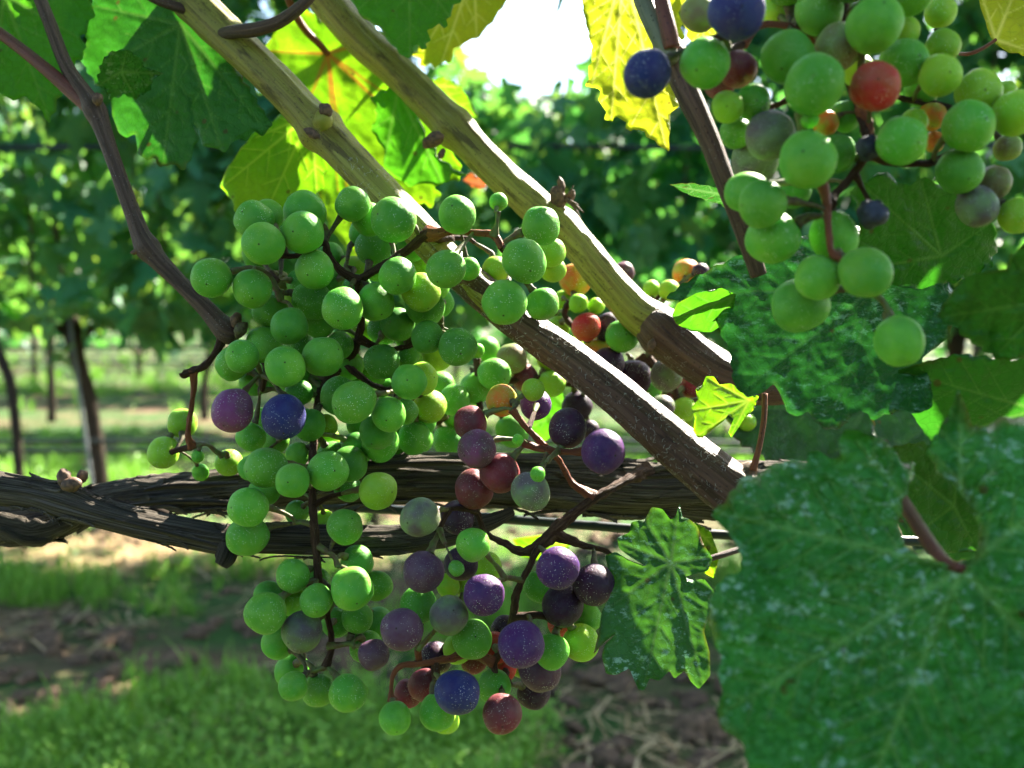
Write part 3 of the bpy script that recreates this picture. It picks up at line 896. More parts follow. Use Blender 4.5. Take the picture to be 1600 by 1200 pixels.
blob('bud', 376, 515, .357, 10, M_KNOB, shoot1, 34, (.6, 0, 1))
shoot2 = wood('shoot', [(985, -70, .31, 17), (1012, 5, .305, 17), (1040, 68, .30, 19), (1075, 148, .298, 19), (1108, 218, .297, 17), (1135, 290, .296, 16), (1160, 355, .297, 15), (1185, 430, .30, 13)],
              M_SHOOT, 22, 12, None, nodes=[(1048, 88, .30, .004)], seed=6.0, label='brown shoot left of the top right bunch')
wood('cane', [(983, -75, .307, 16), (1008, 5, .302, 16), (1035, 62, .296, 17), (1050, 95, .293, 12)], M_SHOOT_GREY, 18, 8, parent=vine)
wood('petiole', [(1025, -60, .30, 12), (1034, 0, .295, 12), (1044, 45, .292, 13), (1050, 75, .292, 13)], M_SHOOT_RED, 14, 8, parent=shoot2)
wood('shoot', [(325, 58, .420, 7), (362, 50, .400, 10), (400, 46, .394, 11), (440, 32, .392, 10), (480, 0, .39, 9), (515, -50, .39, 9)], M_SHOOT, 14, 6, parent=vine, label='dark short stem across the top between the two canes')
wood('shoot', [(190, -40, .41, 7), (235, -6, .408, 8), (280, 12, .412, 8), (322, 26, .42, 7)], M_SHOOT, 12, 6, parent=vine)
wood('tendril', [(1195, 615, .335, 4.5), (1194, 650, .333, 4.5), (1188, 690, .331, 4.5), (1182, 715, .330, 5), (1176, 735, .330, 6)], M_STEM_RED, 10, 6, parent=vine, label='short orange stalk standing on the end of the slanting cane')

# ------------------------------------------------------------------ the hose along the near row
V, Fc, U = pxtube([(-900, 770, .46, 7.5), (-200, 775, .45, 7.5), (300, 785, .445, 7.5), (587, 795, .44, 7.5), (787, 811, .435, 7.5), (960, 824, .43, 7.5), (1116, 835, .43, 7.5), (1400, 845, .43, 7.5), (2000, 850, .44, 7.5)], nseg=14, sub=10)
tag(mesh_obj('irrigation_hose', V, Fc, M_HOSE, uvs=U), 'black hose running under the thick grey arm of the near vine', 'hose')

# ------------------------------------------------------------------ leaves of the near vine
def leaf(outline, origin, tips, d0, m, gx=0.0, gy=0.0, curl=0.0, pucker=0.0009, teeth=0.0, period=26.0, label=None, petiole=None, parent=vine, nb=360, nr=38, cells=None, sec=True, vw=3.0, seed=0, groove=0.0012, mp=None):
    """a vine leaf: outline in picture position, turned in depth by gx, gy (relative change per 1000 px), with veins from the stalk end to the tips"""
    o = np.array(origin, float)
    cells = cells or nr * nr * 4.2
    pl = np.array(outline, float)
    seg = np.roll(pl, -1, 0) - pl
    ln = np.linalg.norm(seg, axis=1)
    tot = ln.sum()
    cum = np.concatenate([[0], np.cumsum(ln)])
    s = np.linspace(0, tot, nb, endpoint=False)
    k = np.clip(np.searchsorted(cum, s, side='right') - 1, 0, len(pl) - 1)
    b = pl[k] + seg[k] * ((s - cum[k]) / ln[k])[:, None]
    b = 0.25 * np.roll(b, 1, 0) + 0.5 * b + 0.25 * np.roll(b, -1, 0)
    area = 0.5 * np.sum(b[:, 0] * np.roll(b[:, 1], -1) - b[:, 1] * np.roll(b[:, 0], -1))
    if teeth:
        tg = np.roll(b, -1, 0) - np.roll(b, 1, 0)
        tg /= np.maximum(np.linalg.norm(tg, axis=1), 1e-6)[:, None]
        nrm = np.stack([tg[:, 1], -tg[:, 0]], 1) * (1 if area > 0 else -1)
        ph = (s / period + 0.35 * np.sin(s / 37.0 + seed)) % 1.0
        tooth = np.where(ph < .7, ph / .7, (1 - ph) / .3) - .5
        b = b + nrm * (tooth * teeth * (0.7 + 0.5 * np.sin(s / 61.0 + seed)))[:, None]
    step = math.sqrt(abs(area) / cells)
    gx_, gy_ = np.meshgrid(np.arange(b[:, 0].min(), b[:, 0].max(), step), np.arange(b[:, 1].min(), b[:, 1].max(), step * .87))
    gx_ = gx_ + (np.arange(gx_.shape[0]) % 2)[:, None] * step * .5
    g = np.stack([gx_.ravel(), gy_.ravel()], 1) + rng.uniform(-.15, .15, (gx_.size, 2)) * step
    b2 = np.roll(b, -1, 0)
    inside = np.zeros(len(g), bool)
    bd = np.full(len(g), 1e9)
    for p0, p1 in zip(b, b2):
        if p0[1] != p1[1]:
            c_ = ((p0[1] > g[:, 1]) != (p1[1] > g[:, 1])) & (g[:, 0] < (p1[0] - p0[0]) * (g[:, 1] - p0[1]) / (p1[1] - p0[1]) + p0[0])
            inside ^= c_
        bd = np.minimum(bd, np.hypot(g[:, 0] - p0[0], g[:, 1] - p0[1]))
    keep = inside & (bd > step * .45)
    g = g[keep]; bd = bd[keep]
    allp = [Vector(q) for q in np.vstack([b, g])]
    cv, ce, cf, ov, oe, of = delaunay_2d_cdt(allp, [], [list(range(len(b)))], 1, 1e-4)
    PXY = np.array([(q.x, q.y) for q in cv])
    bdist = np.concatenate([np.zeros(len(b)), bd])
    bdo = np.array([bdist[q[0]] if len(q) else 0.0 for q in ov])
    X, Y = PXY[:, 0], PXY[:, 1]
    size = math.sqrt(abs(area))
    rim = np.exp(-bdo / (size * .05))
    # veins
    mains = [(o, np.array(tp, float)) for tp in tips]
    segs = [(a, e, vw, vw * .35) for a, e in mains]
    if sec:
        for a, e in mains:
            L = np.linalg.norm(e - a); u = (e - a) / L; nn = np.array([-u[1], u[0]])
            cnt = max(3, int(L / 42))
            for q in range(1, cnt):
                f = q / cnt
                for sd in (-1, 1):
                    p0 = a + u * L * (f + .02 * sd)
                    l2 = L * .42 * (1 - f * .75)
                    segs.append((p0, p0 + (u * .72 + nn * sd * .70) * l2, vw * .42, vw * .18))
    vein = np.zeros(len(X)); gr = np.zeros(len(X))
    for a, e, w0, w1 in segs:
        ab = e - a; L2 = np.dot(ab, ab)
        f = np.clip(((PXY - a) @ ab) / L2, 0, 1)
        dist = np.linalg.norm(PXY - a - f[:, None] * ab, axis=1)
        w = w0 + (w1 - w0) * f
        vein = np.maximum(vein, np.exp(-(dist / w) ** 2) * (0.55 + 0.45 * w / vw))
        gr = np.maximum(gr, np.exp(-(dist / (w * 3.2)) ** 2) * (w / vw))
    sc = d0 / F
    rel = groove * gr
    big = np.array([nz(x * .011 + seed, y * .011, .5) for x, y in PXY])
    mid_ = np.array([nz(x * .034 + seed, y * .034, 2.5) for x, y in PXY])
    fine = np.array([nz(x * .085, y * .085 + seed, 4.5) for x, y in PXY])
    rl2 = np.hypot(X - o[0], Y - o[1])
    rel = rel + pucker * (2.6 * big + 1.3 * mid_ + .55 * fine) * np.minimum(1, rl2 / 40.0)
    rel = rel + pucker * 2.0 * rim ** 4 * np.sin(np.arctan2(Y - o[1], X - o[0]) * 9 + seed)
    D = d0 * (1 + gx * (X - o[0]) / 1000 + gy * (Y - o[1]) / 1000) + rel + curl * (rl2 * sc / .05) ** 2
    V = Pn(X, Y, D)
    Fc = [tuple(q) for q in cf]
    ob = mesh_obj('leaf', V, Fc, m, parent, attrs={'vein': vein, 'rim': rim})
    if label: ob['label'] = label
    if petiole:
        pts = [(o[0], o[1], d0 + .001, petiole[0][3] * .9)] + petiole
        wood('petiole', pts, mp or M_SHOOT_RED, 10, 5, parent=ob)
    return ob


leaf([(-120, -40), (-40, -90), (60, -70), (140, -20), (147, 25), (128, 58), (134, 82), (112, 108), (98, 140), (90, 160), (78, 193), (60, 168), (38, 150), (20, 158), (-10, 138), (-50, 150), (-90, 90), (-140, 40)], (6, -8),
     [(78, 188), (125, 60), (-10, 135), (-110, 20), (100, -40)], .415, ML_MID, gx=.25, gy=-.2, curl=.004, teeth=7, label='green leaf in the top left corner', seed=1)
leaf([(140, -60), (200, -90), (290, -60), (330, 10), (352, 60), (372, 110), (402, 158), (426, 196), (411, 213), (396, 205), (386, 221), (374, 217), (361, 223), (352, 240), (341, 232), (326, 231), (315, 226), (311, 205), (300, 188), (298, 150), (303, 192), (310, 216), (300, 242), (290, 266), (266, 256), (251, 263), (240, 246), (229, 251), (215, 240), (212, 209), (198, 216), (184, 206), (176, 180), (170, 150), (150, 130), (130, 102), (124, 78), (138, 60), (122, 44), (143, 8)], (282, 38),
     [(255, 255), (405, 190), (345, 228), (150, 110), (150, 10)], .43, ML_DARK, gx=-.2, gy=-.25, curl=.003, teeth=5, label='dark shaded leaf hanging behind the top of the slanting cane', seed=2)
leaf([(158, 98), (170, 82), (195, 76), (218, 88), (225, 104), (256, 115), (238, 124), (236, 140), (210, 156), (196, 148), (172, 156), (166, 140), (150, 132)], (190, 112), [(255, 116), (210, 150), (160, 130), (198, 80)], .405, ML_GLOSS, gx=.1, gy=.9, teeth=5, period=14, label='small pale-flecked grey green leaf over the dark leaf', seed=3, nb=160, nr=16)
leaf([(404, 84), (424, 60), (436, 22), (470, 8), (505, 30), (560, 22), (600, 50), (632, 96), (660, 150), (690, 210), (722, 262), (716, 285), (690, 278), (680, 292), (688, 302), (676, 322), (652, 320), (640, 345), (616, 370), (602, 420), (570, 428), (545, 412), (538, 384), (516, 360), (500, 320), (494, 270), (470, 220), (452, 175), (458, 130), (420, 118)], (512, 84),
     [(404, 80), (470, 190), (528, 300), (600, 145), (700, 262), (590, 60), (560, 415)], .50, ML_REDVEIN, gx=.15, gy=-.15, teeth=7, label='glowing backlit leaf with red veins between the canes', seed=4, vw=3.4, sec=False,
     petiole=[(498, 68, .495, 5.5), (478, 48, .49, 6), (460, 20, .48, 6), (440, -30, .47, 6)], mp=M_STEM_RED)
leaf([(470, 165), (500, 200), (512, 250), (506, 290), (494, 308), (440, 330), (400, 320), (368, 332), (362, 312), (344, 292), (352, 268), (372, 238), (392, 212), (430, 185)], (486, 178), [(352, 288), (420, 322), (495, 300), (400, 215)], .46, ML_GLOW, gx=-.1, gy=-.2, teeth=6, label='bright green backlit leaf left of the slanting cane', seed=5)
leaf([(640, 120), (655, 170), (662, 205), (690, 250), (732, 276), (706, 272), (700, 285), (686, 290), (662, 286), (640, 292), (626, 282), (600, 266), (600, 232), (580, 205), (588, 178), (580, 150), (610, 135)], (622, 140), [(690, 285), (600, 255), (730, 274)], .475, ML_MID, gx=.1, gy=-.1, teeth=5, label='green leaf lobe hanging before the backlit leaf', seed=6, nb=240, nr=26)
leaf([(520, -120), (640, -160), (740, -110), (752, -40), (716, 4), (702, 22), (700, 40), (672, 42), (668, 76), (646, 72), (640, 94), (612, 72), (592, 42), (566, 28), (550, 2), (500, -40)], (640, -60), [(640, 88), (705, 30), (560, 15), (740, -80), (530, -110)], .44, ML_MID, gx=.1, gy=-.35, teeth=7, label='green leaf at the top edge right of the second cane', seed=7)
leaf([(690, -80), (800, -90), (800, -10), (765, 40), (742, 62), (716, 70), (700, 98), (664, 104), (646, 84), (668, 50), (690, 20)], (740, -50), [(690, 98), (745, 58), (660, 80)], .52, ML_YELLOW, gx=.1, gy=-.3, teeth=7, label='pale yellow sunlit leaf left of the bright sky', seed=8)
leaf([(664, 128), (690, 120), (718, 132), (730, 152), (748, 182), (730, 186), (718, 176), (700, 190), (684, 160)], (676, 134), [(740, 180), (705, 180), (722, 136)], .55, ML_GLOW, gx=.6, gy=.9, teeth=5, period=16, label='small sunlit leaf on the far side of the second cane', seed=9, nb=160, nr=18)
leaf([(900, -70), (990, -100), (1075, -60), (1062, 10), (1068, 60), (1050, 110), (1062, 165), (1048, 176), (1045, 238), (1018, 218), (996, 200), (986, 207), (966, 180), (958, 191), (946, 184), (934, 140), (916, 132), (926, 80), (912, 20)], (975, -55), [(1040, 230), (925, 130), (1060, 90), (955, 185), (905, 10)], .40, ML_YELLOW, gx=.1, gy=-.25, teeth=6, label='yellowing backlit leaf right of the bright sky', seed=10)
leaf([(1060, -40), (1130, -50), (1130, 40), (1110, 85), (1090, 78), (1076, 60), (1064, 20)], (1095, -30), [(1100, 80), (1120, 30), (1070, 20)], .40, ML_YELLOW, teeth=5, label='yellow leaf behind the left of the top right bunch', seed=11, nb=160, nr=18)
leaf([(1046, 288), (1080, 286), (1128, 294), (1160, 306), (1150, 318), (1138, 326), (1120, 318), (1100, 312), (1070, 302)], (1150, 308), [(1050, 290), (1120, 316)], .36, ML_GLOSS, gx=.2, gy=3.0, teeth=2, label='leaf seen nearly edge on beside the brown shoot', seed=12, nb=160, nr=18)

# the big dark leaf and its neighbours on the right
leaf([(1039, 466), (1068, 442), (1118, 416), (1165, 394), (1240, 372), (1330, 352), (1420, 370), (1475, 420), (1500, 480), (1480, 530), (1440, 560), (1456, 600), (1458, 634), (1440, 646), (1402, 642), (1366, 656), (1342, 640), (1330, 652), (1312, 670), (1292, 672), (1276, 662), (1262, 642), (1246, 652), (1230, 644), (1218, 612), (1208, 600), (1188, 616), (1166, 621), (1146, 600), (1140, 548), (1122, 512), (1118, 492), (1150, 462), (1110, 452), (1060, 470)], (1372, 446),
     [(1045, 464), (1160, 612), (1295, 668), (1450, 638), (1240, 376)], .318, ML_GLOSSD, gx=-.12, gy=-.45, curl=.003, pucker=.0010, teeth=4, label='large dark green leaf below the top right bunch', seed=13, nb=420, nr=46)
leaf([(1050, 492), (1058, 474), (1088, 458), (1128, 450), (1150, 460), (1146, 484), (1128, 508), (1112, 519), (1080, 518), (1056, 506)], (1146, 464), [(1055, 495), (1110, 515)], .322, ML_MID, gx=.25, gy=.5, label='turned up lobe showing the pale underside of the dark leaf', seed=14, nb=160, nr=18, pucker=.0005)
leaf([(1330, 298), (1352, 282), (1384, 266), (1402, 284), (1420, 290), (1444, 276), (1466, 288), (1500, 300), (1528, 322), (1552, 350), (1558, 384), (1550, 415), (1500, 440), (1430, 452), (1360, 440), (1330, 400), (1345, 350)], (1470, 400), [(1350, 290), (1440, 285), (1545, 350), (1350, 420)], .30, ML_DARK, gx=.2, gy=.5, teeth=6, label='green leaf lying under the right half of the top right bunch', seed=15)
leaf([(1462, 497), (1474, 476), (1488, 455), (1512, 430), (1540, 424), (1572, 420), (1580, 396), (1604, 380), (1690, 400), (1700, 500), (1660, 560), (1600, 560), (1562, 563), (1540, 550), (1506, 526), (1490, 510)], (1640, 470), [(1464, 496), (1580, 400), (1555, 556), (1690, 420)], .245, ML_DARK, gx=-.2, gy=.35, pucker=.0012, teeth=5, label='light green leaf with a red point at the right edge', seed=16)
leaf([(1404, 578), (1450, 564), (1500, 552), (1560, 560), (1620, 562), (1720, 620), (1740, 720), (1640, 770), (1540, 740), (1460, 700), (1420, 640)], (1620, 640), [(1410, 580), (1450, 690), (1540, 730), (1720, 700)], .30, ML_DARK, gx=-.1, gy=.5, teeth=6, label='dark leaf at the right edge behind the huge leaf', seed=17)
leaf([(1380, 700), (1440, 690), (1500, 700), (1545, 780), (1530, 860), (1470, 866), (1420, 830), (1390, 770)], (1490, 790), [(1385, 705), (1430, 835), (1520, 850), (1500, 705)], .29, ML_DARK, gx=.2, gy=.3, teeth=5, label='mid green leaf seen through the notch of the huge leaf', seed=18, nb=200, nr=24)
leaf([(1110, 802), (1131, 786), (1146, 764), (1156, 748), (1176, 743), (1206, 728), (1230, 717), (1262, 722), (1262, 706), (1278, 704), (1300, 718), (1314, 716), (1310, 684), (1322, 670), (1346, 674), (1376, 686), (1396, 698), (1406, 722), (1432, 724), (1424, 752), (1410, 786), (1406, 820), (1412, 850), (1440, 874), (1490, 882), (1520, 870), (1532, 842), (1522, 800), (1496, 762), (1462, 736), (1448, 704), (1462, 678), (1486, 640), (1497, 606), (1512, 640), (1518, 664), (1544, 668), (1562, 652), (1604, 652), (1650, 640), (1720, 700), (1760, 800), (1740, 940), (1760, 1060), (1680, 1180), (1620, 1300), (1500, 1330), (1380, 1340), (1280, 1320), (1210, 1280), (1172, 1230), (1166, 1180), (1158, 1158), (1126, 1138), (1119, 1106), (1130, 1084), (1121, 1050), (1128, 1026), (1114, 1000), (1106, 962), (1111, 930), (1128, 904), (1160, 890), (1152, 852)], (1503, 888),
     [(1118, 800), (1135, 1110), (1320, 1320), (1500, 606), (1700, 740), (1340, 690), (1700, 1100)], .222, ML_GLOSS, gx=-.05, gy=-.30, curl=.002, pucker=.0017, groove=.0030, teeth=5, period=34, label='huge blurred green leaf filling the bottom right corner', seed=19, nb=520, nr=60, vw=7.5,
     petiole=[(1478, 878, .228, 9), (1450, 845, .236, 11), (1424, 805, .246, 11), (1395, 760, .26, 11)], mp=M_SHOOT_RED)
leaf([(1062, 786), (1056, 806), (1048, 813), (1035, 795), (1018, 792), (1008, 811), (986, 816), (984, 832), (964, 840), (967, 857), (983, 869), (1008, 884), (985, 876), (962, 862), (945, 868), (950, 888), (958, 902), (953, 932), (940, 956), (935, 990), (927, 1023), (946, 1002), (962, 990), (945, 1008), (940, 1024), (947, 1053), (963, 1055), (983, 1044), (989, 1058), (997, 1077), (1006, 1080), (1015, 1060), (1030, 1064), (1046, 1048), (1054, 1061), (1069, 1048), (1080, 1066), (1092, 1077), (1110, 1056), (1109, 1019), (1100, 987), (1111, 951), (1116, 924), (1100, 904), (1082, 907), (1070, 901), (1090, 896), (1106, 892), (1114, 873), (1098, 848), (1090, 822), (1076, 810), (1066, 808)], (1048, 880),
     [(1000, 800), (968, 848), (950, 950), (1006, 1072), (1098, 1070), (1110, 920), (1108, 872), (1060, 795)], .335, ML_SMALL, gx=-.15, gy=-.35, pucker=.0007, label='small glossy pale-flecked leaf hanging right of the purple bunch', seed=20, nb=420, nr=40, vw=2.6, groove=.0009)
wood('petiole', [(1098, 876, .338, 4.5), (1125, 868, .34, 5), (1160, 857, .345, 5), (1215, 842, .355, 5)], M_SHOOT, 10, 5, parent=vine)
leaf([(1103, 588), (1115, 588), (1124, 601), (1142, 599), (1166, 613), (1186, 619), (1178, 640), (1162, 655), (1154, 668), (1143, 684), (1138, 676), (1146, 655), (1138, 648), (1131, 658), (1117, 668), (1098, 684), (1090, 684), (1083, 673), (1086, 652), (1079, 639), (1090, 625), (1087, 607), (1098, 601)], (1170, 626), [(1082, 641), (1092, 680), (1108, 592), (1142, 680)], .345, ML_GLOW, gx=.6, gy=.2, pucker=.0005, label='small bright yellow green leaf beside the end of the cane', seed=21, nb=240, nr=24, vw=2.2)
leaf([(1085, 815), (1110, 830), (1124, 868), (1116, 905), (1100, 895), (1080, 860)], (1090, 830), [(1112, 895), (1120, 860)], .36, ML_GLOW, label='sunlit leaf edge behind the small glossy leaf', seed=22, nb=120, nr=14)
leaf([(1520, -30), (1600, -60), (1680, -20), (1660, 60), (1608, 88), (1570, 80), (1548, 60), (1535, 20)], (1556, 62), [(1610, 80), (1600, -50), (1530, -20)], .36, ML_YELLOW, gy=-.2, teeth=5, label='yellow green leaf in the top right corner', seed=23, nb=200, nr=22,
     petiole=[(1535, 76, .36, 3), (1515, 84, .36, 3), (1500, 84, .365, 3)], mp=M_STEM_RED)
for k, (pl, og) in enumerate((([(1130, 640), (1190, 590), (1290, 585), (1360, 620), (1370, 690), (1300, 730), (1210, 725), (1150, 690)], (1350, 640)),
                              ([(1300, 600), (1400, 590), (1500, 610), (1520, 700), (1440, 760), (1340, 740), (1290, 680)], (1490, 640)),
                              ([(1390, 740), (1470, 720), (1580, 740), (1600, 840), (1500, 880), (1410, 850)], (1570, 780)))):
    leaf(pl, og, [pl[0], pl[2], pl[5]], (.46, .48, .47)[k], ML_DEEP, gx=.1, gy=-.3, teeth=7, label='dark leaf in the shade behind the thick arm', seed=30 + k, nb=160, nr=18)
ML_RED = leaf_material('leaf_red', (0.22, 0.05, 0.02), (0.30, 0.08, 0.02), (0.45, 0.10, 0.02), (0.3, 0.12, 0.05), tf=0.4)
leaf([(722, 282), (735, 270), (748, 276), (762, 290), (750, 296), (738, 292)], (752, 288), [(724, 282), (738, 272)], .62, ML_RED, label='small reddish leaf blurred behind the second cane', seed=26, nb=60, nr=10)
leaf([(830, 640), (870, 606), (905, 640), (890, 670), (850, 690), (822, 672)], (890, 640), [(828, 668), (860, 612)], .47, ML_MID, label='leaf in the shade behind the dark purple grapes', seed=24, nb=120, nr=14)
leaf([(800, 842), (850, 835), (900, 840), (880, 868), (850, 880), (815, 870)], (890, 845), [(805, 860), (850, 875)], .50, ML_GLOW, label='bright leaf seen under the hose', seed=25, nb=120, nr=14)

# ------------------------------------------------------------------ grapes
COLS = {
    'g': ((0.080, 0.300, 0.026), (0.130, 0.350, 0.030)),
    'G': ((0.058, 0.235, 0.022), (0.090, 0.290, 0.026)),
    'y': ((0.215, 0.430, 0.025), (0.270, 0.450, 0.025)),
    'o': ((0.190, 0.230, 0.060), (0.170, 0.130, 0.060)),
    'm': ((0.110, 0.085, 0.090), (0.135, 0.200, 0.085)),
    'M': ((0.080, 0.028, 0.068), (0.110, 0.055, 0.085)),
    'p': ((0.085, 0.018, 0.105), (0.055, 0.016, 0.100)),
    'P': ((0.030, 0.010, 0.030), (0.045, 0.012, 0.035)),
    'b': ((0.018, 0.024, 0.125), (0.030, 0.022, 0.110)),
    'v': ((0.170, 0.040, 0.120), (0.100, 0.045, 0.060)),
    'r': ((0.480, 0.020, 0.025), (0.400, 0.075, 0.030)),
    'R': ((0.180, 0.020, 0.032), (0.130, 0.034, 0.040)),
    'O': ((0.580, 0.150, 0.018), (0.330, 0.300, 0.030)),
}


def grape_mesh(seed):
    V, Fc, n, m = [], [], 20, 32
    r_ = random.Random(seed)
    el = r_.uniform(.94, 1.13)
    for i in range(1, n):
        ph = math.pi * i / n
        for j in range(m):
            t = 2 * math.pi * j / m
            d = Vector((math.sin(ph) * math.cos(t), math.sin(ph) * math.sin(t), math.cos(ph)))
            k = 1 + 0.075 * mnoise.noise(d * 1.1 + Vector((seed * 3.1, 0, 0))) - 0.03 * math.exp(-((1 - d.z) / .03)) 
            V.append((d.x * k, d.y * k, d.z * k * el))
    top = len(V); V.append((0, 0, .955 * el)); bot = len(V); V.append((0, 0, -1.012 * el))
    for i in range(n - 2):
        for j in range(m):
            k = (j + 1) % m
            Fc.append((i * m + j, (i + 1) * m + j, (i + 1) * m + k, i * m + k))
    for j in range(m):
        k = (j + 1) % m
        Fc.append((top, j, k)); Fc.append((bot, (n - 2) * m + k, (n - 2) * m + j))
    me = bpy.data.meshes.new('grape')
    me.from_pydata(V, [], Fc); me.materials.append(M_GRAPE)
    me.polygons.foreach_set('use_smooth', np.ones(len(me.polygons), bool)); me.update()
    return me


GRAPE_ME = [grape_mesh(s) for s in range(9)]
GRAPE_LAB = {'b': 'blue grape', 'r': 'bright red grape', 'O': 'orange grape', 'R': 'dull red grape', 'p': 'purple grape', 'P': 'dark purple grape', 'v': 'pinkish purple grape', 'm': 'grape half green half mauve', 'M': 'greyish mauve grape'}


def fill(gr, box, count, dmin, lay, cols, seed):
    """more berries deep inside a bunch"""
    r_ = random.Random(seed); out = list(gr); n_ = 0
    for k in range(4000):
        if n_ >= count: break
        x, y = r_.uniform(box[0], box[2]), r_.uniform(box[1], box[3])
        ds = sorted(math.hypot(x - g[0], y - g[1]) for g in out)
        if ds[0] < dmin or ds[2] > 62: continue
        out.append((x, y, r_.uniform(22, 27), lay + r_.uniform(-.3, .5), r_.choice(cols))); n_ += 1
    return out


def cluster(label, dbase, grapes, skel, top, seed, green_lab=None):
    """skel: list of (points (x, y, d, half width px), material); grapes: (x, y, r px, layer, colour)"""
    r_ = random.Random(seed)
    root = empty('grape_cluster', P(*top))
    tag(root, label, 'grapes')
    # depth of each grape along its line of sight, then part those that would overlap
    G = []
    for (x, y, r, lay, c) in grapes:
        G.append([x, y, r, dbase + lay * .0125 + r_.uniform(-.003, .003), c])
    for it in range(120):
        moved = False
        for i in range(len(G)):
            for j in range(i + 1, len(G)):
                a, b = G[i], G[j]
                dxy = math.hypot(a[0] - b[0], a[1] - b[1])
                if dxy > (a[2] + b[2]): continue
                pa, pb = P(a[0], a[1], a[3]), P(b[0], b[1], b[3])
                need = (a[2] * a[3] + b[2] * b[3]) / F * .985
                gap = (pa - pb).length
                if gap < need:
                    mv = (need - gap) * .35 + .0002
                    if a[3] <= b[3]: a[3] -= mv * .4; b[3] += mv
                    else: b[3] -= mv * .4; a[3] += mv
                    moved = True
        if not moved: break
    nodes = []
    for pts, m in skel:
        pts = [(x, y, d, w * (1.25 if k in (0, len(pts) - 1) else .80)) for k, (x, y, d, w) in enumerate(pts)]
        V, Fc, U = pxtube(pts, nseg=14, sub=12, disp=lambda t, s, i: .38 * nz(1.4 * math.cos(t) + seed, 1.4 * math.sin(t), s * 170) + .30 * nz(3 * math.cos(t), 3 * math.sin(t), s * 480) + .55 * max(0, nz(seed, 2.0, s * 260) - .25))
        mesh_obj('stem', V, Fc, m, root, uvs=U)
        c = catmull(np.array([list(P(x, y, d)) for x, y, d, w in pts]), 8)
        nodes += [Vector(q) for q in c]
    order = sorted(range(len(G)), key=lambda i: min((P(G[i][0], G[i][1], G[i][3]) - n).length for n in nodes))
    for i in order:
        x, y, rpx, d, c = G[i]
        ctr = P(x, y, d); rad = rpx * d / F
        S = min(nodes, key=lambda n: (ctr - n).length + r_.uniform(0, .002))
        di = S - ctr
        dist = di.length
        if dist < rad * 1.1:
            di = Vector((r_.gauss(0, .3), .6, 1.0)); S = ctr + di.normalized() * rad * 1.5; dist = rad * 1.5
        di = (di.normalized() + Vector((r_.gauss(0, .18), .25, .22))).normalized()
        o = bpy.data.objects.new('grape', GRAPE_ME[r_.randrange(9)])
        COL.objects.link(o)
        o.rotation_mode = 'QUATERNION'
        q = di.to_track_quat('Z', 'Y') @ Quaternion((0, 0, 1), r_.uniform(0, 6.28))
        o.location = ctr; o.rotation_quaternion = q; o.scale = (rad * r_.uniform(.97, 1.03), rad * r_.uniform(.97, 1.03), rad)
        ca, cb = COLS[c]
        j1 = r_.uniform(.88, 1.14)
        o['skin_a'] = [v * j1 * r_.uniform(.94, 1.06) for v in ca]
        o['skin_b'] = [v * j1 * r_.uniform(.94, 1.06) for v in cb]
        if c in GRAPE_LAB: o['label'] = GRAPE_LAB[c]
        adopt(o, root)
        # stalk of the grape: receptacle at the skin, thin to the branch
        a = ctr + di * rad * .97
        b = ctr + di * (rad + .0022)
        e = S
        mid = b.lerp(e, .5) + di * min(.003, (e - b).length * .2)
        sm = min(1.0, rad / .0065)
        L = (e - b).length
        if L > .013:
            q1 = b + (mid - b).normalized() * .007
            V, Fc, U = sweep([a, b, q1], [.0017 * sm, .0013 * sm, .0007 * sm], nseg=9, sub=4, disp=lambda t, s, i: .3 * nz(2.4 * math.cos(t) + i * .3, 2.4 * math.sin(t), s * 900))
            pm = M_KNOB if r_.random() < .5 else M_PEDICEL
            V2, F2, U2 = sweep([q1, mid, e], [.0008, .0009, .0012], nseg=8, sub=5, disp=lambda t, s, i: .25 * nz(2 * math.cos(t), 2 * math.sin(t), s * 500))
            mesh_obj('stem', V2, F2, M_STEM_DARK if r_.random() < .5 else M_PEDICEL, root, uvs=U2)
            nodes += [q1.lerp(mid, k / 4) for k in range(5)] + [mid.lerp(e, k / 5) for k in range(5)]
        else:
            V, Fc, U = sweep([a, b, mid, e], [.0017 * sm, .0013 * sm, .0007 * sm, .0008 * sm], nseg=9, sub=4, disp=lambda t, s, i: .3 * nz(2.4 * math.cos(t) + i * .3, 2.4 * math.sin(t), s * 900))
            pm = M_KNOB if r_.random() < .4 else M_PEDICEL
        po = mesh_obj('pedicel', V, Fc, pm, None, uvs=U)
        adopt(po, o)
    return root


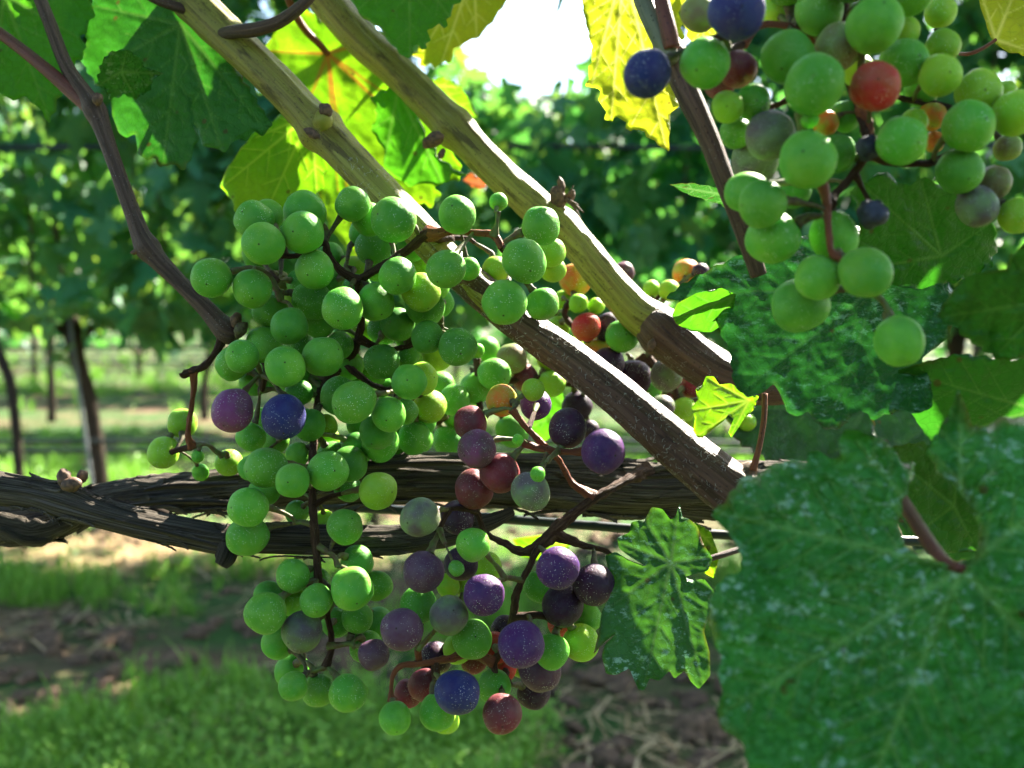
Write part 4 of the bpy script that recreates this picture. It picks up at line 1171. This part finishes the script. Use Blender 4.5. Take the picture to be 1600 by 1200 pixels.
# --- large green bunch
g1 = [(397, 344, 31, 0, 'g'), (418, 336, 25, 2, 'g'), (412, 381, 33, -.6, 'g'), (476, 331, 32, 1, 'g'), (473, 363, 33, -.4, 'g'), (330, 434, 30, 0, 'g'), (394, 451, 31, 0, 'g'), (492, 422, 30, 0, 'g'),
      (551, 319, 26, 1, 'g'), (577, 343, 27, 1.5, 'g'), (615, 343, 36, 0, 'g'), (583, 386, 29, 3, 'G'), (535, 482, 32, -.3, 'g'), (587, 472, 31, 1, 'g'), (621, 431, 29, 0, 'g'), (658, 457, 31, .8, 'y'), (664, 479, 29, 2, 'G'),
      (452, 509, 28, 0, 'G'), (423, 487, 28, 1.6, 'g'), (488, 470, 29, 2, 'G'), (499, 503, 26, 2.5, 'G'), (457, 468, 22, 3.4, 'y'), (436, 440, 18, 3.2, 'o'), (621, 507, 27, 2, 'G'), (668, 527, 26, 1, 'G'), (413, 539, 28, 1.6, 'g'),
      (379, 557, 27, 0, 'g'), (363, 568, 27, 1.4, 'g'), (445, 573, 32, -.6, 'g'), (504, 557, 31, 0, 'g'), (597, 565, 27, 2, 'G'), (639, 597, 28, 0, 'g'), (659, 592, 26, 2, 'y'), (546, 571, 24, 3, 'g'),
      (715, 336, 30, 0, 'g'), (779, 315, 14.5, .5, 'g'), (845, 353, 31, 0, 'g'), (819, 408, 35, -.8, 'g'), (861, 395, 23, 2, 'y'), (863, 421, 21, 3, 'y'), (775, 422, 22, 2, 'y'), (789, 473, 36, -1.4, 'g'), (848, 475, 26, .8, 'g'),
      (697, 420, 30, -.6, 'g'), (731, 420, 19, .8, 'g'), (715, 542, 30, .6, 'G'), (745, 548, 12, 2, 'g'),
      (553, 628, 33, -.5, 'g'), (607, 647, 27, 0, 'g'), (633, 643, 21, 2, 'g'), (589, 675, 28, 1, 'G'), (594, 692, 30, 2, 'g'), (364, 641, 33, -.6, 'v'), (443, 651, 35, -.8, 'b'), (392, 683, 23, 1.4, 'g'), (483, 664, 26, 1.4, 'G'),
      (510, 665, 17, 3, 'y'), (416, 731, 32, .3, 'g'), (392, 731, 19, 2, 'g'), (465, 710, 19, 1.6, 'g'), (457, 751, 28, -.4, 'g'), (512, 736, 32, -.4, 'g'), (547, 725, 28, 1.6, 'G'), (591, 767, 30, 0, 'y'), (388, 793, 30, -.3, 'g'),
      (387, 838, 31, .5, 'g'), (539, 823, 28, 0, 'g'), (464, 800, 19, 2, 'g'), (507, 813, 16, 2.5, 'y'), (531, 619, 30, 2, 'G'), (397, 597, 22, 2, 'G'), (467, 613, 20, 2.6, 'G'), (413, 768, 23, 2, 'g'), (544, 763, 21, 2.4, 'G'),
      (458, 900, 26, 0, 'g'), (550, 919, 33, -.5, 'g'), (558, 878, 26, 1.2, 'G'), (494, 938, 25, -.2, 'g'), (415, 958, 31, -.4, 'g'), (472, 987, 31, -.2, 'm'), (435, 1004, 27, 1, 'g'), (558, 966, 25, .8, 'G'), (526, 973, 24, 1.8, 'G'),
      (459, 1072, 23, 0, 'g'), (497, 1079, 26, .8, 'g'), (543, 1083, 30, -.2, 'g'), (584, 1023, 25, -.1, 'M'), (572, 1010, 26, 1.4, 'g'), (530, 540, 22, 3, 'G'), (640, 560, 20, 3, 'g'), (470, 540, 22, 3, 'G'), (560, 700, 24, 3, 'G'), (430, 690, 20, 3, 'g'), (505, 610, 20, 3.2, 'g')]
s1 = [([(700, 372, .372, 9), (668, 366, .358, 11), (640, 388, .356, 8), (600, 415, .358, 8), (562, 440, .362, 8), (566, 480, .372, 7), (560, 530, .378, 7), (540, 570, .380, 7), (505, 600, .378, 7), (492, 660, .370, 7), (489, 720, .358, 7), (489, 790, .352, 8), (494, 850, .350, 8), (498, 905, .350, 7), (512, 965, .353, 6), (518, 1010, .352, 6), (508, 1042, .350, 5)], M_STEM_DARK),
      ([(562, 440, .360, 7), (535, 425, .358, 7), (515, 400, .357, 6), (505, 380, .356, 6), (470, 398, .357, 5), (440, 400, .358, 4)], M_STEM_DARK),
      ([(668, 366, .358, 10), (705, 362, .352, 7), (745, 364, .347, 6), (772, 368, .345, 7), (784, 388, .345, 5)], M_STEM_RED),
      ([(772, 368, .345, 6), (776, 350, .343, 4), (779, 330, .342, 3)], M_PEDICEL),
      ([(440, 470, .362, 4), (420, 430, .360, 5), (395, 418, .358, 4), (362, 424, .356, 4)], M_PEDICEL),
      ([(560, 530, .378, 6), (600, 545, .378, 5), (640, 540, .376, 5), (690, 510, .374, 4)], M_STEM_DARK),
      ([(540, 570, .380, 5), (580, 600, .376, 5), (612, 612, .372, 4)], M_STEM_DARK),
      ([(492, 660, .362, 5), (440, 612, .360, 4), (405, 610, .358, 4)], M_PEDICEL),
      ([(494, 852, .350, 5), (520, 868, .348, 4), (528, 885, .348, 4)], M_PEDICEL),
      ([(512, 1010, .352, 5), (545, 1006, .350, 4), (556, 1012, .350, 4)], M_PEDICEL),
      ([(508, 1042, .350, 4), (490, 1048, .349, 3), (476, 1050, .347, 3)], M_PEDICEL)]
cluster('large bunch of mostly green grapes with one blue, hanging left of the canes', .343, fill(fill(g1, (385, 350, 690, 740), 34, 21, 3.6, 'GGgy', 3), (420, 880, 590, 1060), 7, 22, 2.4, 'Gg', 4), s1, (690, 365, .36), 1)

# --- purple bunch
g2 = [(735, 661, 27, 1, 'R'), (745, 701, 31, 0, 'v'), (781, 739, 30, .6, 'R'), (741, 764, 31, 1.4, 'R'), (829, 768, 31, -.2, 'm'), (840, 741, 12, -1.6, 'g'), (809, 687, 9, -.4, 'g'), (887, 669, 29, 1, 'P'), (943, 705, 35, -.4, 'p'), (837, 632, 24, 3, 'p'),
      (784, 625, 25, 1.4, 'O'), (833, 609, 18, 1.2, 'y'), (656, 808, 31, -.2, 'm'), (715, 808, 28, 1.6, 'P'), (739, 851, 27, -.4, 'g'), (720, 881, 27, 1, 'P'), (713, 888, 12, -1.0, 'G'), (662, 893, 32, -.2, 'M'), (654, 945, 28, 1, 'G'), (701, 962, 31, -.2, 'm'),
      (628, 984, 33, -.3, 'M'), (756, 929, 33, -.4, 'p'), (872, 887, 35, -.3, 'p'), (928, 913, 33, .6, 'P'), (880, 945, 32, .8, 'P'), (814, 1006, 37, -.8, 'p'), (737, 999, 31, .5, 'G'), (862, 1018, 28, .8, 'g'), (907, 1004, 29, 1.8, 'y'), (917, 965, 24, 2, 'g'),
      (843, 1046, 32, 1.2, 'M'), (785, 1115, 31, 0, 'R'), (772, 1072, 27, 1.4, 'g'), (787, 1045, 21, 2.4, 'r'), (775, 1012, 24, 2.4, 'r'), (761, 886, 23, 2.6, 'y'), (700, 915, 18, 2.6, 'y'), (617, 1122, 25, 0, 'g'), (683, 1113, 28, .6, 'g'), (697, 1126, 21, 1.8, 'y'), (714, 1082, 34, -.6, 'b'), (875, 975, 20, 2.6, 'r')]
s2 = [([(1010, 735, .372, 10), (975, 752, .358, 9), (930, 778, .348, 9), (885, 812, .345, 10), (862, 832, .345, 11), (838, 862, .345, 8), (825, 890, .345, 6), (808, 925, .346, 7), (802, 965, .347, 8), (790, 1010, .350, 7), (772, 1035, .350, 7), (778, 1060, .348, 5), (784, 1082, .345, 4)], M_STEM_DARK),
      ([(930, 778, .348, 8), (895, 755, .350, 6), (872, 718, .348, 6), (845, 690, .346, 6), (822, 668, .345, 6), (800, 640, .343, 5)], M_STEM_RED),
      ([(818, 692, .344, 5), (850, 702, .342, 6), (885, 706, .340, 6), (912, 705, .339, 6)], M_STEM_RED),
      ([(862, 832, .346, 9), (905, 850, .350, 7), (945, 860, .352, 5), (965, 880, .352, 4)], M_STEM_DARK),
      ([(862, 840, .346, 8), (820, 862, .350, 9), (790, 850, .352, 7), (760, 832, .354, 5), (745, 800, .352, 4)], M_STEM_DARK),
      ([(802, 965, .347, 7), (845, 962, .345, 6), (880, 978, .346, 5)], M_STEM_DARK),
      ([(772, 1035, .350, 7), (735, 1022, .350, 8), (700, 1030, .346, 8), (660, 1036, .343, 6), (628, 1040, .342, 6), (614, 1056, .342, 5), (611, 1082, .342, 4), (613, 1094, .342, 6)], M_STEM_RED),
      ([(680, 1032, .345, 5), (682, 1060, .343, 5)], M_STEM_DARK),
      ([(655, 1034, .344, 4), (652, 1015, .342, 4)], M_STEM_RED)]
cluster('bunch of purple, mauve and green grapes hanging below the slanting brown cane', .333, fill(g2, (620, 840, 930, 1090), 12, 24, 2.8, 'GyPR', 5), s2, (985, 745, .36), 2)

# --- bunch behind the canes
g3 = [(772, 584, 25, 0, 'g'), (800, 560, 24, 1, 'o'), (904, 474, 15.5, 0, 'y'), (931, 478, 13.5, .3, 'y'), (916, 511, 23, 0, 'r'), (950, 511, 22, .8, 'P'), (972, 525, 26, -.4, 'g'), (952, 528, 17, 1, 'g'), (934, 550, 22, .6, 'O'), (950, 568, 26, 0, 'P'), (990, 590, 29, -.2, 'P'),
      (899, 437, 26, 1, 'O'), (974, 426, 18, 2, 'v'), (872, 512, 19, 1.4, 'y'), (862, 600, 22, 1.4, 'y'), (897, 542, 16, 1.6, 'y'), (709, 625, 24, 0, 'g'), (742, 607, 24, 0, 'g'), (771, 592, 24, 1.4, 'g'), (652, 647, 17, 0, 'y'), (657, 687, 20, 0, 'g'), (700, 690, 24, 1.6, 'G'), (800, 674, 25, 1.6, 'g'), (712, 648, 22, 1.4, 'g'),
      (1041, 587, 25, -.4, 'm'), (1034, 637, 20, .4, 'm'), (1015, 612, 18, 1, 'g'), (1069, 640, 20, 1, 'y'), (1074, 662, 18, 1.4, 'y'), (1080, 600, 22, 1.4, 'R'), (1072, 427, 22, 2.2, 'O'), (1018, 452, 14, 2, 'y'), (1046, 454, 17, 1.6, 'y'), (1037, 620, 18, 1.8, 'R'), (1167, 660, 14, 1, 'y'), (902, 634, 24, 1.6, 'P'), (922, 672, 15, 1.4, 'P'),
      (880, 470, 16, 1.6, 'y'), (860, 560, 22, 1.8, 'y'), (820, 590, 22, 1.8, 'R'), (690, 600, 20, 1.8, 'g'), (760, 545, 20, 1.8, 'g'), (1010, 655, 18, 1.8, 'R'), (1110, 625, 17, 1.6, 'y'), (1095, 425, 14, 2.2, 'P'), (640, 620, 20, 1.6, 'g'), (740, 660, 20, 2, 'y'), (850, 510, 18, 2, 'y')]
s3 = [([(1010, 560, .445, 8), (975, 575, .445, 7), (930, 540, .445, 6), (895, 510, .44, 6), (882, 490, .44, 5), (890, 470, .44, 4)], M_STEM_DARK),
      ([(975, 575, .445, 7), (900, 600, .452, 6), (830, 590, .452, 6), (760, 610, .45, 5), (680, 660, .45, 5)], M_STEM_DARK),
      ([(745, 560, .44, 5), (747, 600, .44, 5), (750, 650, .44, 5)], M_STEM_DARK),
      ([(1010, 560, .445, 7), (1050, 600, .447, 6), (1060, 650, .448, 5)], M_STEM_DARK),
      ([(620, 672, .44, 3), (660, 660, .44, 4), (700, 650, .44, 4)], M_PEDICEL)]
cluster('small lit grapes of green, orange, red and dark purple behind the canes', .435, g3, s3, (1012, 545, .43), 3)

# --- top right bunch
g4 = [(1150, 19, 44, -.8, 'b'), (1012, 115, 37, 0, 'b'), (1093, 22, 29, .6, 'o'), (1102, 98, 39, 0, 'g'), (1153, 108, 30, 1.2, 'R'), (1125, 130, 25, 1.8, 'R'), (1280, 17, 38, .2, 'g'), (1366, 39, 42, -.4, 'g'), (1231, 90, 40, 0, 'g'), (1272, 132, 44, -.8, 'g'), (1310, 73, 37, .2, 'o'), (1268, 60, 29, 1.4, 'g'),
      (1368, 135, 38, -.6, 'r'), (1412, 98, 38, .6, 'g'), (1469, 118, 33, .4, 'y'), (1474, 72, 27, 1, 'y'), (1528, 145, 35, .4, 'y'), (1587, 177, 36, 0, 'y'), (1514, 197, 40, -.2, 'g'), (1500, 268, 36, .2, 'G'), (1409, 220, 38, -.4, 'g'), (1262, 250, 44, -.9, 'g'), (1203, 212, 39, .2, 'm'), (1180, 250, 38, 1.4, 'm'),
      (1137, 167, 25, .2, 'y'), (1176, 160, 28, .8, 'g'), (1265, 187, 14, -.8, 'g'), (1305, 240, 31, .8, 'G'), (1191, 318, 38, -.4, 'g'), (1167, 300, 32, .8, 'g'), (1208, 372, 42, .2, 'g'), (1303, 369, 37, .8, 'g'), (1278, 434, 36, -.4, 'g'), (1351, 426, 39, -.6, 'g'), (1251, 477, 42, .4, 'g'), (1405, 533, 37, 0, 'g'),
      (1551, 287, 28, .8, 'o'), (1527, 322, 31, .6, 'm'), (1589, 337, 28, .6, 'y'), (1574, 231, 21, 1.4, 'o'), (1341, 110, 25, 1.4, 'y'), (1428, 190, 21, 1, 'y'), (1456, 182, 22, 1.6, 'O'), (1460, 222, 16, 2, 'O'), (1290, 192, 20, 1.4, 'O'), (1150, 207, 25, 1.6, 'g'), (1210, 17, 24, 1.4, 'y'), (1409, 52, 27, 1.4, 'y'), (1320, 182, 25, 1.6, 'G'),
      (1570, 143, 17, 1.4, 'y'), (1240, 300, 26, 1.8, 'G'), (1440, 140, 25, 1.8, 'g'), (1470, 20, 24, 1.6, 'y'), (1420, -12, 36, .4, 'g'), (1230, -30, 38, .4, 'g'), (1330, -35, 38, .4, 'g')]
s4 = [([(1330, -90, .275, 12), (1320, 0, .275, 10), (1318, 90, .275, 9), (1335, 150, .272, 9), (1352, 205, .262, 9), (1352, 240, .262, 9), (1335, 270, .265, 8), (1305, 305, .262, 7), (1296, 320, .256, 8)], M_STEM_DARK),
      ([(1284, 285, .252, 7), (1292, 318, .252, 8), (1294, 350, .250, 7), (1298, 390, .250, 7), (1316, 404, .250, 6)], M_STEM_RED),
      ([(1345, 170, .266, 8), (1358, 195, .262, 8), (1354, 225, .262, 8)], M_STEM_RED),
      ([(1352, 240, .264, 7), (1400, 255, .268, 7), (1450, 255, .268, 7), (1480, 245, .27, 5)], M_STEM_DARK),
      ([(1318, 90, .275, 7), (1240, 45, .27, 7), (1190, 40, .27, 6), (1160, 70, .272, 6)], M_STEM_RED),
      ([(1318, 100, .275, 7), (1400, 150, .275, 6), (1470, 165, .275, 6), (1520, 180, .276, 5)], M_STEM_DARK),
      ([(1318, 90, .275, 6), (1240, 150, .275, 6), (1200, 170, .275, 5), (1160, 190, .275, 4)], M_STEM_DARK),
      ([(1335, 270, .265, 5), (1350, 300, .266, 4), (1362, 322, .264, 4)], M_STEM_DARK),
      ([(1362, 455, .262, 5), (1380, 472, .258, 5), (1392, 492, .256, 6), (1398, 505, .256, 5)], M_PEDICEL)]
c4_ = cluster('top right bunch of large green grapes with one red, two blue and some mauve', .254, g4, s4, (1330, -60, .275), 4)
for k, (x, y, r) in enumerate(((1356, 232, 19), (1363, 335, 23))):
    o = blob('raisin', x, y, .255, r, M_RAISIN, c4_, 50 + k, (0, .2, 1), (1, 1, 1))
    o['label'] = 'shrivelled blue black berry'

# --- little bunch on the thin shoot
g5 = [(285, 661, 23, .6, 'y'), (255, 707, 24, 0, 'y'), (309, 713, 9.5, -.6, 'g'), (357, 723, 21, .8, 'y'), (313, 738, 13, .8, 'g')]
s5 = [([(352, 516, .362, 9), (338, 548, .362, 7), (318, 572, .362, 7), (290, 584, .362, 8), (286, 582, .362, 5)], M_STEM_DARK),
      ([(302, 578, .362, 6), (302, 610, .364, 5.5), (297, 650, .366, 5), (294, 680, .368, 5), (301, 699, .370, 6)], M_STEM_RED),
      ([(301, 697, .370, 5), (278, 703, .372, 5), (268, 706, .374, 4)], M_STEM_DARK),
      ([(301, 697, .370, 5), (322, 694, .370, 3.5), (337, 705, .372, 5), (348, 712, .374, 5)], M_PEDICEL),
      ([(312, 696, .370, 3), (310, 705, .369, 2.5)], M_PEDICEL)]
cluster('tiny bunch of a few yellow green grapes on a bare red stalk', .376, g5, s5, (352, 516, .362), 5)

# ------------------------------------------------------------------ unseen leaves added above the picture to shade the near vine
random.seed(11)
for k in range(58):
    if k < 14:
        x, y, z = random.uniform(.005, .06), random.uniform(.54, .62), random.uniform(.985, 1.05)
    elif k < 34:
        x, y, z = random.uniform(-.45, -.08), random.uniform(.42, .62), random.uniform(1.02, 1.30)
    else:
        x, y, z = random.uniform(.20, .42), random.uniform(.34, .48), random.uniform(.945, 1.12)
    if z < .8 + .30 * y + .04: continue
    o = bpy.data.objects.new('leaf', random.choice(LEAF_ME)); COL.objects.link(o)
    s = random.uniform(.09, .14)
    o.matrix_basis = Matrix.LocRotScale(Vector((x, y, z)), leaf_rot().to_quaternion(), (s, s, s))
    adopt(o, vine)

# the near row's unseen upper canopy, added to cut overhead and bounced light
sp = [((random.uniform(-2.2, 2.2), random.uniform(.15, .68), random.uniform(1.30, 2.1)), leaf_rot(), random.uniform(.12, .19), k) for k in range(2300)]
V, Fc = merged_leaves(sp)
fo = mesh_obj('foliage', V, Fc, ML_FAR, vine)
fo['kind'] = 'stuff'

# ------------------------------------------------------------------ small things on the ground
def fallen(x, y, d, s, m, label):
    v, f = SMALL[1]
    p = P(x, y, d); p.z = ground_h(p.x, p.y) + .012
    rot = np.array(Matrix.Rotation(random.uniform(0, 6), 3, 'Z') @ Matrix.Rotation(random.uniform(-.5, .5), 3, 'X'))
    vv = v * s; vv[:, 2] *= 2.2
    tag(mesh_obj('fallen_leaf', vv @ rot.T + np.array(p), f, m), label, 'leaf')


M_DEAD = plain('dead_leaf', (0.20, 0.055, 0.025), (0.33, 0.12, 0.05), scale=25, rough=0.8)
fallen(250, 905, 3.0, .11, M_DEAD, 'larger dry reddish leaf lying by the pale straw')
fallen(175, 895, 3.05, .07, M_DEAD, 'smaller dry reddish leaf left of the larger one by the straw')
fallen(560, 990, 2.45, .09, M_DEAD, 'dry reddish leaf on the soil behind the lowest green grapes')
